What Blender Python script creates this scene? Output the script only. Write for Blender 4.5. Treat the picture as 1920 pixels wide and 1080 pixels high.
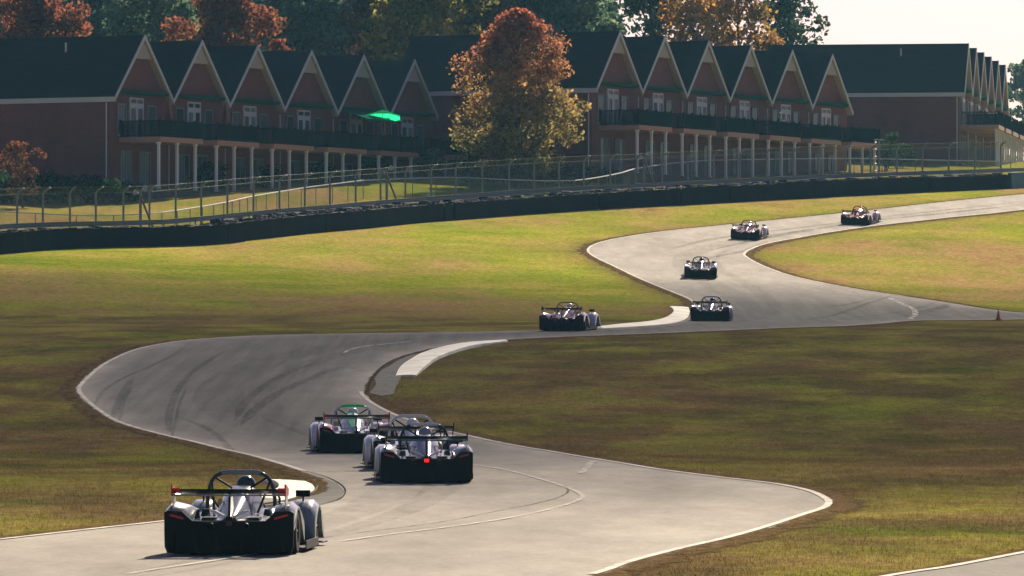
import bpy, bmesh, math, random
import numpy as np
from mathutils import Vector, Matrix
from mathutils.geometry import delaunay_2d_cdt

S = bpy.context.scene
C = S.collection
for o in list(bpy.data.objects):
    bpy.data.objects.remove(o)

# ---------------------------------------------------------------- camera, sky, sun, exposure
F = 12000.0            # focal length in photograph pixels (1920 wide): a 225 mm lens
HOR = 690.0            # row of the horizon
cam = bpy.data.cameras.new('camera')
cam.sensor_width = 36.0
cam.lens = 36.0 * F / 1920.0
cam.clip_start = 1.0
cam.clip_end = 8000.0
camo = bpy.data.objects.new('camera', cam)
camo.location = (0, 0, 0)
camo.rotation_euler = (math.radians(90) + math.atan((HOR - 540) / F), 0, 0)
C.objects.link(camo)
S.camera = camo

SUN_EL, SUN_AZ = math.radians(32), math.radians(14)     # azimuth: to the right of straight ahead (+Y)
world = bpy.data.worlds.new('World')
S.world = world
world.use_nodes = True
wn = world.node_tree
wn.nodes.clear()
sky = wn.nodes.new('ShaderNodeTexSky')
sky.sky_type = 'NISHITA'
sky.sun_disc = False
sky.sun_elevation = SUN_EL
sky.sun_rotation = SUN_AZ
sky.air_density = 1.0
sky.dust_density = 1.6
sky.ozone_density = 1.0
bg = wn.nodes.new('ShaderNodeBackground')
bg.inputs['Strength'].default_value = 0.05
wo = wn.nodes.new('ShaderNodeOutputWorld')
tint = wn.nodes.new('ShaderNodeMix'); tint.data_type = 'RGBA'; tint.blend_type = 'MULTIPLY'; tint.inputs[0].default_value = 1.0
tint.inputs[7].default_value = (0.60, 0.53, 0.73, 1)
wn.links.new(sky.outputs[0], tint.inputs[6]); wn.links.new(tint.outputs[2], bg.inputs[0])
wn.links.new(bg.outputs[0], wo.inputs[0])

sl = bpy.data.lights.new('sun', 'SUN')
sl.energy = 5.0
sl.angle = math.radians(0.55)
sl.color = (1.0, 0.86, 0.66)
so = bpy.data.objects.new('sun', sl)
sdir = Vector((math.sin(SUN_AZ) * math.cos(SUN_EL), math.cos(SUN_AZ) * math.cos(SUN_EL), math.sin(SUN_EL)))
so.rotation_euler = sdir.to_track_quat('Z', 'Y').to_euler()
so.location = (60, 200, 160)
C.objects.link(so)

S.view_settings.view_transform = 'Standard'
S.view_settings.look = 'None'
S.view_settings.exposure = 1.28
S.view_settings.gamma = 1.0
S.view_settings.use_curve_mapping = False
S.render.engine = 'CYCLES'
S.cycles.use_denoising = True
S.cycles.max_bounces = 6
S.cycles.transparent_max_bounces = 24
S.cycles.volume_bounces = 0
S.cycles.use_adaptive_sampling = True

# ---------------------------------------------------------------- terrain function
ZT = [(-200, -3.4), (0, -3.1), (40, -2.9), (70, -2.65), (87.4, -2.55), (123, -2.2), (131, -2.12), (153, -2.0), (200, -0.4),
      (250, 1.44), (292, 2.25), (320, 3.4), (348, 5.2), (385, 8.1), (405, 9.6), (417, 10.7), (434, 12.1),
      (450, 13.4), (466, 14.5), (520, 17.6), (560, 19.5), (700, 23), (1000, 28), (1700, 36)]
_tx = np.array([p[0] for p in ZT], float)
_ty = np.array([p[1] for p in ZT], float)
_h = np.diff(_tx)
_dl = np.diff(_ty) / _h
_m = np.zeros_like(_tx)
_m[0], _m[-1] = _dl[0], _dl[-1]
for i in range(1, len(_tx) - 1):
    if _dl[i - 1] * _dl[i] > 0:
        w1, w2 = 2 * _h[i] + _h[i - 1], _h[i] + 2 * _h[i - 1]
        _m[i] = (w1 + w2) / (w1 / _dl[i - 1] + w2 / _dl[i])


def tz(x, d):
    x = np.asarray(x, float); d = np.asarray(d, float)
    dd = np.clip(d, _tx[0], _tx[-1])
    i = np.clip(np.searchsorted(_tx, dd, side='right') - 1, 0, len(_h) - 1)
    t = (dd - _tx[i]) / _h[i]
    z = ((1 + 2 * t) * (1 - t) ** 2 * _ty[i] + t * (1 - t) ** 2 * _h[i] * _m[i]
         + t * t * (3 - 2 * t) * _ty[i + 1] + t * t * (t - 1) * _h[i] * _m[i + 1])
    r = np.clip((dd - 260) / 80, 0, 1)
    r = r * r * (3 - 2 * r)
    return z - 0.03 * r * np.clip(x, -70, 70)


def G(px, py):
    """the ground point under a photograph pixel"""
    lo, hi = 20.0, 600.0
    u = (px - 960) / F
    for _ in range(48):
        m = 0.5 * (lo + hi)
        row = HOR - F * float(tz(u * m, m)) / m
        if row > py:
            lo = m
        else:
            hi = m
    d = 0.5 * (lo + hi)
    return Vector((u * d, d, float(tz(u * d, d))))


def at(px, d):
    """the ground point in a photograph column at a distance"""
    x = (px - 960) / F * d
    return Vector((x, d, float(tz(x, d))))


# ---------------------------------------------------------------- helpers
def tag(o, label=None, cat=None, group=None, kind=None):
    if label: o['label'] = label
    if cat: o['category'] = cat
    if group: o['group'] = group
    if kind: o['kind'] = kind
    return o


def link(o, parent=None):
    C.objects.link(o)
    if parent is not None:
        o.parent = parent
    return o


def empty(name, loc, rz=0.0, rx=0.0, ry=0.0):
    o = bpy.data.objects.new(name, None)
    o.empty_display_size = 0.3
    o.location = loc
    o.rotation_euler = (rx, ry, rz)
    return link(o)


def put(name, me, parent=None, mat=None, loc=(0, 0, 0), rot=(0, 0, 0), scale=None):
    o = bpy.data.objects.new(name, me)
    link(o, parent)
    o.location = loc
    o.rotation_euler = rot
    if scale: o.scale = scale
    if mat is not None:
        if not me.materials:
            me.materials.append(mat)
        if me.materials[0] != mat:
            o.material_slots[0].link = 'OBJECT'
            o.material_slots[0].material = mat
    return o


class MB:
    def __init__(self):
        self.v = []; self.f = []

    def add(self, vs, fs):
        n = len(self.v)
        self.v += [tuple(p) for p in vs]
        self.f += [tuple(i + n for i in f) for f in fs]
        return self

    def box(self, x0, x1, y0, y1, z0, z1):
        return self.add([(x0, y0, z0), (x1, y0, z0), (x1, y1, z0), (x0, y1, z0), (x0, y0, z1), (x1, y0, z1), (x1, y1, z1), (x0, y1, z1)],
                        [(0, 3, 2, 1), (4, 5, 6, 7), (0, 1, 5, 4), (1, 2, 6, 5), (2, 3, 7, 6), (3, 0, 4, 7)])

    def prism(self, poly, h0, h1, axis='x'):
        n = len(poly)
        def mk(h):
            if axis == 'x': return [(h, a, b) for a, b in poly]
            if axis == 'y': return [(a, h, b) for a, b in poly]
            return [(a, b, h) for a, b in poly]
        fs = [tuple(range(n))[::-1], tuple(range(n, 2 * n))]
        fs += [(i, (i + 1) % n, n + (i + 1) % n, n + i) for i in range(n)]
        return self.add(mk(h0) + mk(h1), fs)

    def tube(self, path, r, seg=8, cap=True):
        path = [Vector(p) for p in path]
        n = len(path)
        rr = r if isinstance(r, (list, tuple)) else [r] * n
        rings = []
        up = None
        for i, p in enumerate(path):
            t = (path[min(i + 1, n - 1)] - path[max(i - 1, 0)]).normalized()
            if up is None:
                up = Vector((0, 0, 1)) if abs(t.z) < 0.9 else Vector((1, 0, 0))
            a = t.cross(up)
            if a.length < 1e-4:
                a = t.cross(Vector((0, 1, 0)))
            a.normalize()
            b = a.cross(t).normalized()
            up = b
            rings.append([p + (a * math.cos(2 * math.pi * k / seg) + b * math.sin(2 * math.pi * k / seg)) * rr[i] for k in range(seg)])
        vs = [q for rg in rings for q in rg]
        fs = []
        for i in range(n - 1):
            for k in range(seg):
                k2 = (k + 1) % seg
                fs.append((i * seg + k, i * seg + k2, (i + 1) * seg + k2, (i + 1) * seg + k))
        if cap:
            fs.append(tuple(range(seg))[::-1])
            fs.append(tuple((n - 1) * seg + k for k in range(seg)))
        return self.add(vs, fs)

    def loft(self, secs, cap=True):
        """secs: list of closed loops of equal length"""
        n = len(secs[0])
        vs = [p for s in secs for p in s]
        fs = []
        for i in range(len(secs) - 1):
            for k in range(n):
                k2 = (k + 1) % n
                fs.append((i * n + k, (i + 1) * n + k, (i + 1) * n + k2, i * n + k2))
        if cap:
            fs.append(tuple(range(n)))
            fs.append(tuple((len(secs) - 1) * n + k for k in range(n))[::-1])
        return self.add(vs, fs)

    def lathe(self, prof, seg=24, axis='z', c=(0, 0, 0), closed=False):
        vs = []
        for r, h in prof:
            for k in range(seg):
                a = 2 * math.pi * k / seg
                if axis == 'z': vs.append((c[0] + r * math.cos(a), c[1] + r * math.sin(a), c[2] + h))
                else: vs.append((c[0] + h, c[1] + r * math.cos(a), c[2] + r * math.sin(a)))
        fs = []
        m = len(prof)
        for i in range(m if closed else m - 1):
            j = (i + 1) % m
            for k in range(seg):
                k2 = (k + 1) % seg
                fs.append((i * seg + k, i * seg + k2, j * seg + k2, j * seg + k))
        if not closed:
            fs.append(tuple(range(seg))[::-1])
            fs.append(tuple((m - 1) * seg + k for k in range(seg)))
        return self.add(vs, fs)

    def mesh(self, name, smooth=0):
        me = bpy.data.meshes.new(name)
        me.from_pydata(self.v, [], self.f)
        bm = bmesh.new(); bm.from_mesh(me)
        bmesh.ops.recalc_face_normals(bm, faces=bm.faces)
        bm.to_mesh(me); bm.free()
        if smooth:
            me.shade_smooth()
            me.set_sharp_from_angle(angle=math.radians(smooth))
        return me

    def build(self, name, mat, parent=None, smooth=0, **k):
        return put(name, self.mesh(name, smooth), parent, mat, **k)


# ---------------------------------------------------------------- materials
def mat_new(name):
    m = bpy.data.materials.new(name)
    m.use_nodes = True
    nt = m.node_tree
    b = nt.nodes['Principled BSDF']
    return m, nt, b


def simple(name, col, rough=0.6, metal=0.0, coat=0.0, spec=0.5, noise=0.0, nscale=8.0, bump=0.0):
    m, nt, b = mat_new(name)
    b.inputs['Base Color'].default_value = (*col, 1)
    b.inputs['Roughness'].default_value = rough
    b.inputs['Metallic'].default_value = metal
    b.inputs['Coat Weight'].default_value = coat
    b.inputs['Coat Roughness'].default_value = 0.04
    b.inputs['Specular IOR Level'].default_value = spec
    if noise > 0 or bump > 0:
        tc = nt.nodes.new('ShaderNodeTexCoord')
        n = nt.nodes.new('ShaderNodeTexNoise')
        n.inputs['Scale'].default_value = nscale
        n.inputs['Detail'].default_value = 5
        nt.links.new(tc.outputs['Object'], n.inputs['Vector'])
        if noise > 0:
            r = nt.nodes.new('ShaderNodeMapRange')
            r.inputs[1].default_value = 0.25; r.inputs[2].default_value = 0.75
            r.inputs[3].default_value = 1 - noise; r.inputs[4].default_value = 1 + noise
            nt.links.new(n.outputs[0], r.inputs[0])
            mx = nt.nodes.new('ShaderNodeMix'); mx.data_type = 'RGBA'; mx.blend_type = 'MULTIPLY'
            mx.inputs[0].default_value = 1
            mx.inputs[6].default_value = (*col, 1)
            nt.links.new(r.outputs[0], mx.inputs[7])
            nt.links.new(mx.outputs[2], b.inputs['Base Color'])
        if bump > 0:
            bp = nt.nodes.new('ShaderNodeBump')
            bp.inputs['Strength'].default_value = bump
            bp.inputs['Distance'].default_value = 0.02
            nt.links.new(n.outputs[0], bp.inputs['Height'])
            nt.links.new(bp.outputs[0], b.inputs['Normal'])
    return m


def nd(nt, typ, **ins):
    n = nt.nodes.new(typ)
    for k, v in ins.items():
        n.inputs[k.replace('_', ' ')].default_value = v
    return n


def noise_at(nt, vec, scale3, detail=4.0, rough=0.55, w=(0, 0, 0)):
    mp = nt.nodes.new('ShaderNodeMapping')
    mp.inputs['Scale'].default_value = scale3
    mp.inputs['Location'].default_value = w
    nt.links.new(vec, mp.inputs['Vector'])
    n = nt.nodes.new('ShaderNodeTexNoise')
    n.inputs['Scale'].default_value = 1.0
    n.inputs['Detail'].default_value = detail
    n.inputs['Roughness'].default_value = rough
    nt.links.new(mp.outputs[0], n.inputs['Vector'])
    return n.outputs[0]


def ramp(nt, fac, stops):
    r = nt.nodes.new('ShaderNodeValToRGB')
    e = r.color_ramp.elements
    while len(e) < len(stops):
        e.new(0.5)
    for i, (p, c) in enumerate(stops):
        e[i].position = p
        e[i].color = (*c, 1) if len(c) == 3 else c
    nt.links.new(fac, r.inputs[0])
    return r.outputs[0]


def mixc(nt, fac, a, b, blend='MIX'):
    m = nt.nodes.new('ShaderNodeMix'); m.data_type = 'RGBA'; m.blend_type = blend
    for s, i in ((fac, 0), (a, 6), (b, 7)):
        if isinstance(s, (int, float)): m.inputs[i].default_value = s
        elif isinstance(s, tuple): m.inputs[i].default_value = (*s, 1)
        else: nt.links.new(s, m.inputs[i])
    return m.outputs[2]


def mapr(nt, v, a, b, c, d):
    r = nt.nodes.new('ShaderNodeMapRange')
    for i, q in enumerate((a, b, c, d)): r.inputs[i + 1].default_value = q
    nt.links.new(v, r.inputs[0])
    return r.outputs[0]


def grass_colour(nt):
    """dry autumn turf: green, straw and bare brown patches, by place"""
    g = nt.nodes.new('ShaderNodeNewGeometry')
    pos = g.outputs['Position']
    big = noise_at(nt, pos, (0.06, 0.028, 0.02), 3, 0.5)
    mid = noise_at(nt, pos, (0.26, 0.085, 0.1), 5, 0.62, (7, 3, 0))
    streak = noise_at(nt, pos, (0.16, 0.16, 0.1), 6, 0.68, (2, 9, 4))
    fine = noise_at(nt, pos, (3.0, 1.6, 2), 4, 0.7, (1, 4, 0))
    dry = ramp(nt, mid, [(0.32, (0.150, 0.155, 0.026)), (0.45, (0.225, 0.185, 0.050)), (0.56, (0.285, 0.190, 0.078)), (0.70, (0.200, 0.115, 0.052))])
    grn = ramp(nt, streak, [(0.30, (0.120, 0.180, 0.014)), (0.48, (0.215, 0.232, 0.026)), (0.64, (0.315, 0.255, 0.060))])
    f = mapr(nt, big, 0.41, 0.58, 0, 1)
    base = mixc(nt, f, dry, grn)
    # where the turf grows: lusher in the meadow under the barrier, thin and brown on the near infield
    sx = nt.nodes.new('ShaderNodeSeparateXYZ'); nt.links.new(pos, sx.inputs[0])
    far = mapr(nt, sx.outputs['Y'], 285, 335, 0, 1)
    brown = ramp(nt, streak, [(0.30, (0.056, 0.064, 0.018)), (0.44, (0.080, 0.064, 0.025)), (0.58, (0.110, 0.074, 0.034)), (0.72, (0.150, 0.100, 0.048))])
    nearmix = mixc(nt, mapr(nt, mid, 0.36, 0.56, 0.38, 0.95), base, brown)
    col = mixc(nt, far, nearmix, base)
    at_ = nt.nodes.new('ShaderNodeAttribute'); at_.attribute_name = 'verge'
    vm = nt.nodes.new('ShaderNodeMath'); vm.operation = 'MULTIPLY'
    nt.links.new(at_.outputs['Fac'], vm.inputs[0])
    nt.links.new(mapr(nt, mid, 0.3, 0.6, 0.3, 1.0), vm.inputs[1])
    col = mixc(nt, vm.outputs[0], col, (0.105, 0.068, 0.036))
    col = mixc(nt, 1.0, col, mapr(nt, fine, 0.25, 0.75, 0.62, 1.38), 'MULTIPLY')
    tuft = noise_at(nt, pos, (9.0, 3.2, 3), 3, 0.75, (4, 8, 1))
    col = mixc(nt, 1.0, col, mapr(nt, tuft, 0.3, 0.7, 0.70, 1.30), 'MULTIPLY')
    return col, fine, pos


M = {}
m, nt, b = mat_new('turf')
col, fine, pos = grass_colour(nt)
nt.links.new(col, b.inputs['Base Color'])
b.inputs['Roughness'].default_value = 0.9
b.inputs['Specular IOR Level'].default_value = 0.0
b.inputs['Sheen Weight'].default_value = 0.0
b.inputs['Sheen Roughness'].default_value = 0.6
b.inputs['Sheen Tint'].default_value = (0.9, 0.8, 0.4, 1)
bp = nd(nt, 'ShaderNodeBump', Strength=0.5, Distance=0.05)
nt.links.new(noise_at(nt, pos, (3, 2.2, 2), 6, 0.75), bp.inputs['Height'])
nt.links.new(bp.outputs[0], b.inputs['Normal'])
M['turf'] = m

m, nt, b = mat_new('grass_blade')
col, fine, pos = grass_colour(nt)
nt.nodes.remove(b)
df = nt.nodes.new('ShaderNodeBsdfDiffuse'); tr = nt.nodes.new('ShaderNodeBsdfTranslucent'); mx = nt.nodes.new('ShaderNodeMixShader')
mx.inputs[0].default_value = 0.45
nt.links.new(col, df.inputs[0]); nt.links.new(col, tr.inputs[0])
nt.links.new(df.outputs[0], mx.inputs[1]); nt.links.new(tr.outputs[0], mx.inputs[2])
nt.links.new(mx.outputs[0], nt.nodes['Material Output'].inputs[0])
M['blade'] = m

m, nt, b = mat_new('asphalt')
g = nt.nodes.new('ShaderNodeNewGeometry'); pos = g.outputs['Position']
agg = noise_at(nt, pos, (40, 40, 40), 3, 0.7)
blot = noise_at(nt, pos, (0.5, 0.12, 0.1), 4, 0.6)
strk = noise_at(nt, pos, (2.2, 0.05, 0.1), 3, 0.6, (3, 1, 0))
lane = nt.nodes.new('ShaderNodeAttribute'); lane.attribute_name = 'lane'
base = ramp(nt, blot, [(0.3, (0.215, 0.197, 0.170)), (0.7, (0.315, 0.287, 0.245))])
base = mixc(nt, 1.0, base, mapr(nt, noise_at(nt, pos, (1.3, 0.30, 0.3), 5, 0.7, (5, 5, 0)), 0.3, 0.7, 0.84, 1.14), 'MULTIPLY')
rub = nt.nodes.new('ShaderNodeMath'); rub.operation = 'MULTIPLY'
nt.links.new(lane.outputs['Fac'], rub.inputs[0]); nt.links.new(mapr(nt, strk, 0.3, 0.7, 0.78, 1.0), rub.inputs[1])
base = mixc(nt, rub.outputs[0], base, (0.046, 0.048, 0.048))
base = mixc(nt, 1.0, base, mapr(nt, agg, 0.2, 0.8, 0.75, 1.25), 'MULTIPLY')
base = mixc(nt, 1.0, base, mapr(nt, noise_at(nt, pos, (9, 2.0, 2), 4, 0.75, (8, 2, 0)), 0.25, 0.75, 0.88, 1.12), 'MULTIPLY')
nt.links.new(base, b.inputs['Base Color'])
b.inputs['Roughness'].default_value = 0.85
b.inputs['Specular IOR Level'].default_value = 0.02
bp = nd(nt, 'ShaderNodeBump', Strength=0.25, Distance=0.01)
nt.links.new(agg, bp.inputs['Height']); nt.links.new(bp.outputs[0], b.inputs['Normal'])
M['asphalt'] = m

M['apron'] = simple('apron_concrete', (0.088, 0.085, 0.076), 0.75, spec=0.02, noise=0.3, nscale=2.0)
M['joint'] = simple('joint_sealant', (0.045, 0.045, 0.043), 0.8, spec=0.0)
M['paint'] = simple('line_paint', (0.46, 0.43, 0.37), 0.8, spec=0.02, noise=0.40, nscale=1.7)
M['kerb'] = simple('kerb_paint', (0.88, 0.84, 0.68), 0.8, spec=0.02, noise=0.26, nscale=0.9)


def decal(name, col, alpha):
    m, nt, b = mat_new(name)
    b.inputs['Base Color'].default_value = (*col, 1)
    b.inputs['Roughness'].default_value = 0.9
    b.inputs['Specular IOR Level'].default_value = 0.0
    g = nt.nodes.new('ShaderNodeNewGeometry')
    n = noise_at(nt, g.outputs['Position'], (5, 0.6, 1), 4, 0.7)
    nt.links.new(mapr(nt, n, 0.3, 0.65, 0.15 * alpha, alpha), b.inputs['Alpha'])
    return m


M['skid'] = decal('tyre_rubber_mark', (0.016, 0.016, 0.018), 0.22)
M['seam'] = decal('paving_seam', (0.03, 0.03, 0.03), 0.5)
M['rubberline'] = decal('rubbered_line', (0.03, 0.03, 0.032), 0.11)
M['oldline'] = decal('worn_paint', (0.6, 0.57, 0.5), 0.75)


def brick(name, c1, c2, mort):
    m, nt, b = mat_new(name)
    tc = nt.nodes.new('ShaderNodeTexCoord')
    mp = nt.nodes.new('ShaderNodeMapping')
    sep = nt.nodes.new('ShaderNodeSeparateXYZ'); nt.links.new(tc.outputs['Object'], sep.inputs[0])
    ad = nt.nodes.new('ShaderNodeMath'); ad.operation = 'ADD'
    nt.links.new(sep.outputs[0], ad.inputs[0]); nt.links.new(sep.outputs[1], ad.inputs[1])
    cb = nt.nodes.new('ShaderNodeCombineXYZ')
    nt.links.new(ad.outputs[0], cb.inputs[0]); nt.links.new(sep.outputs[2], cb.inputs[1])
    bt = nt.nodes.new('ShaderNodeTexBrick')
    bt.inputs['Color1'].default_value = (*c1, 1); bt.inputs['Color2'].default_value = (*c2, 1); bt.inputs['Mortar'].default_value = (*mort, 1)
    bt.inputs['Scale'].default_value = 1.0
    bt.inputs['Brick Width'].default_value = 0.21; bt.inputs['Row Height'].default_value = 0.075; bt.inputs['Mortar Size'].default_value = 0.008
    nt.links.new(cb.outputs[0], bt.inputs['Vector'])
    n = noise_at(nt, tc.outputs['Object'], (0.6, 0.6, 0.9), 4, 0.6)
    c = mixc(nt, 1.0, bt.outputs[0], mapr(nt, n, 0.25, 0.75, 0.75, 1.25), 'MULTIPLY')
    nt.links.new(c, b.inputs['Base Color'])
    b.inputs['Roughness'].default_value = 0.85
    return m


M['brick'] = brick('red_brick', (0.17, 0.036, 0.030), (0.12, 0.026, 0.024), (0.14, 0.08, 0.07))
m, nt, b = mat_new('roof_shingle')
tc = nt.nodes.new('ShaderNodeTexCoord')
n1 = noise_at(nt, tc.outputs['Object'], (0.8, 0.8, 6), 4, 0.6)
n2 = noise_at(nt, tc.outputs['Object'], (5, 5, 20), 2, 0.6)
c = ramp(nt, n1, [(0.3, (0.008, 0.015, 0.017)), (0.7, (0.014, 0.024, 0.026))])
c = mixc(nt, 1.0, c, mapr(nt, n2, 0.3, 0.7, 0.7, 1.3), 'MULTIPLY')
nt.links.new(c, b.inputs['Base Color']); b.inputs['Roughness'].default_value = 0.92
b.inputs['Specular IOR Level'].default_value = 0.2
M['roof'] = m
M['trim'] = simple('white_trim', (0.46, 0.46, 0.45), 0.55, noise=0.08, nscale=2)
M['soffit'] = simple('cream_soffit', (0.34, 0.305, 0.25), 0.7)
M['fascia'] = simple('deck_fascia', (0.34, 0.19, 0.15), 0.7, noise=0.15)
M['rail'] = simple('dark_green_rail', (0.008, 0.022, 0.022), 0.8, spec=0.0)
M['green'] = simple('green_awning', (0.012, 0.095, 0.075), 0.9, spec=0.0)
M['column'] = simple('white_column', (0.60, 0.62, 0.62), 0.5)
m, nt, b = mat_new('window_glass')
b.inputs['Base Color'].default_value = (0.030, 0.055, 0.055, 1)
b.inputs['Roughness'].default_value = 0.1
b.inputs['Specular IOR Level'].default_value = 0.28
M['glass'] = m
M['curtain'] = simple('pale_curtain', (0.13, 0.17, 0.165), 0.8)
M['dimtrim'] = simple('grey_window_frame', (0.17, 0.20, 0.195), 0.6)
M['galv'] = simple('galvanised_steel', (0.17, 0.20, 0.20), 0.6, metal=0.2)
M['rust'] = simple('brown_steel', (0.10, 0.075, 0.06), 0.7)
M['rubber'] = simple('tyre_rubber', (0.018, 0.018, 0.020), 0.9, spec=0.1, noise=0.4, nscale=6)
M['dusty'] = simple('dusty_tyre', (0.13, 0.112, 0.10), 0.9, spec=0.1, noise=0.6, nscale=3)
M['belt'] = simple('conveyor_belt', (0.007, 0.012, 0.015), 0.85, spec=0.1, noise=0.35, nscale=0.7, bump=0.15)
M['greenpaint'] = simple('green_paint', (0.02, 0.10, 0.075), 0.55)
m, nt, b = mat_new('chain_link')
b.inputs['Base Color'].default_value = (0.15, 0.185, 0.185, 1)
b.inputs['Specular IOR Level'].default_value = 0.0
b.inputs['Roughness'].default_value = 0.8
tc = nt.nodes.new('ShaderNodeTexCoord')
n = noise_at(nt, tc.outputs['Object'], (0.6, 0.6, 0.8), 2, 0.5)
nt.links.new(mapr(nt, n, 0.3, 0.7, 0.20, 0.30), b.inputs['Alpha'])
M['link'] = m
M['cone'] = simple('cone_plastic', (0.45, 0.06, 0.02), 0.5)
m, nt, b = mat_new('green_canvas')
nt.nodes.remove(b)
df = nt.nodes.new('ShaderNodeBsdfDiffuse'); tr = nt.nodes.new('ShaderNodeBsdfTranslucent'); ad = nt.nodes.new('ShaderNodeMixShader')
df.inputs[0].default_value = (0.015, 0.55, 0.24, 1); tr.inputs[0].default_value = (0.015, 0.66, 0.29, 1); ad.inputs[0].default_value = 0.8
nt.links.new(df.outputs[0], ad.inputs[1]); nt.links.new(tr.outputs[0], ad.inputs[2])
nt.links.new(ad.outputs[0], nt.nodes['Material Output'].inputs[0])
M['cloth_green'] = m
M['maroon_cloth'] = simple('maroon_canvas', (0.10, 0.010, 0.02), 0.8)

m, nt, b = mat_new('leaf')
nt.nodes.remove(b)
a = nt.nodes.new('ShaderNodeAttribute'); a.attribute_name = 'leafcol'
df = nt.nodes.new('ShaderNodeBsdfDiffuse'); tr = nt.nodes.new('ShaderNodeBsdfTranslucent'); mx = nt.nodes.new('ShaderNodeMixShader')
mx.inputs[0].default_value = 0.52
nt.links.new(a.outputs['Color'], df.inputs[0]); nt.links.new(a.outputs['Color'], tr.inputs[0])
nt.links.new(df.outputs[0], mx.inputs[1]); nt.links.new(tr.outputs[0], mx.inputs[2])
nt.links.new(mx.outputs[0], nt.nodes['Material Output'].inputs[0])
M['leaf'] = m
M['bark'] = simple('bark', (0.075, 0.058, 0.046), 0.9, noise=0.4, nscale=3)

# ---------------------------------------------------------------- the track, traced on the photograph and laid on the ground
LEFT = [(-330, 1046), (-150, 1028), (0, 1012), (150, 995), (310, 977), (430, 958), (520, 944), (578, 932), (606, 920), (604, 905), (585, 895), (556, 885),
        (520, 873), (450, 853), (370, 834), (310, 820), (220, 795), (180, 773), (152, 750), (140, 735), (143, 723), (170, 697), (200, 677),
        (250, 656), (320, 642), (400, 634.5), (500, 629.5), (600, 627), (700, 625.5), (800, 624), (900, 622.5), (1000, 620.5), (1090, 617.5), (1170, 613.5),
        (1235, 607.5), (1275, 599), (1296, 585), (1297, 570), (1285, 560), (1250, 545.5), (1200, 525), (1150, 501), (1120, 487), (1103, 477), (1098, 469), (1106, 461),
        (1130, 452.5), (1170, 444.5), (1250, 433), (1350, 423), (1450, 413), (1550, 403), (1650, 392.5), (1750, 381), (1850, 371), (1920, 364.5), (2000, 358), (2100, 352)]
RIGHT = [(-420, 1150), (300, 1150), (760, 1135), (960, 1115), (1130, 1080), (1200, 1056), (1290, 1032), (1380, 1011), (1450, 991), (1525, 966), (1558, 955), (1569, 945), (1560, 935), (1530, 922),
         (1480, 911), (1420, 903), (1350, 895), (1250, 882), (1150, 865.5), (1050, 849), (1000, 841), (900, 821), (850, 810), (795, 795), (750, 779),
         (715, 762), (695, 748), (686, 736), (691, 722), (702, 704), (730, 683), (770, 665), (850, 648), (950, 638.5), (1020, 634.5), (1100, 631), (1200, 627.5), (1320, 622.5),
         (1400, 619), (1500, 615), (1600, 611.5), (1650, 608), (1700, 603), (1800, 601.3), (1920, 600), (2060, 598.5)]
RIGHT2 = [(2060, 592), (1990, 590), (1920, 587), (1850, 579), (1780, 568), (1700, 556), (1600, 541), (1500, 521), (1450, 505), (1420, 492), (1405, 483), (1400, 477),
          (1410, 469), (1440, 458), (1500, 446.5), (1560, 436), (1640, 424.5), (1750, 412), (1850, 402), (1920, 394), (2000, 386), (2100, 378)]


def cr(pts, n=6):
    """catmull-rom through 2D points (world XY)"""
    out = []
    P = [pts[0]] + list(pts) + [pts[-1]]
    for i in range(1, len(P) - 2):
        p0, p1, p2, p3 = P[i - 1], P[i], P[i + 1], P[i + 2]
        for k in range(n):
            t = k / n
            out.append(tuple(0.5 * (2 * p1[j] + (p2[j] - p0[j]) * t + (2 * p0[j] - 5 * p1[j] + 4 * p2[j] - p3[j]) * t * t
                                    + (3 * p1[j] - p0[j] - 3 * p2[j] + p3[j]) * t ** 3) for j in range(2)))
    out.append(tuple(pts[-1]))
    return out


def gxy(pts, n=6):
    return cr([tuple(G(*p)[:2]) for p in pts], n)


wl, wr, wr2 = gxy(LEFT), gxy(RIGHT), gxy(RIGHT2)
road_poly = wl + wr2[::-1] + wr[::-1]


def inside(poly, X, Y):
    P = np.array(poly); X = np.asarray(X); Y = np.asarray(Y)
    r = np.zeros(X.shape, bool)
    x1, y1 = P[:, 0], P[:, 1]
    x2, y2 = np.roll(x1, -1), np.roll(y1, -1)
    for a, b_, c_, d_ in zip(x1, y1, x2, y2):
        if b_ == d_: continue
        k = ((b_ > Y) != (d_ > Y)) & (X < (c_ - a) * (Y - b_) / (d_ - b_) + a)
        r ^= k
    return r


def dist_to(lines, X, Y):
    best = np.full(np.shape(X), 1e9)
    for L in lines:
        P = np.array(L[::2] + [L[-1]])
        for (ax, ay), (bx, by) in zip(P[:-1], P[1:]):
            dx, dy = bx - ax, by - ay
            q = dx * dx + dy * dy
            if q < 1e-9: continue
            t = np.clip(((X - ax) * dx + (Y - ay) * dy) / q, 0, 1)
            best = np.minimum(best, np.hypot(X - ax - t * dx, Y - ay - t * dy))
    return best


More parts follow.
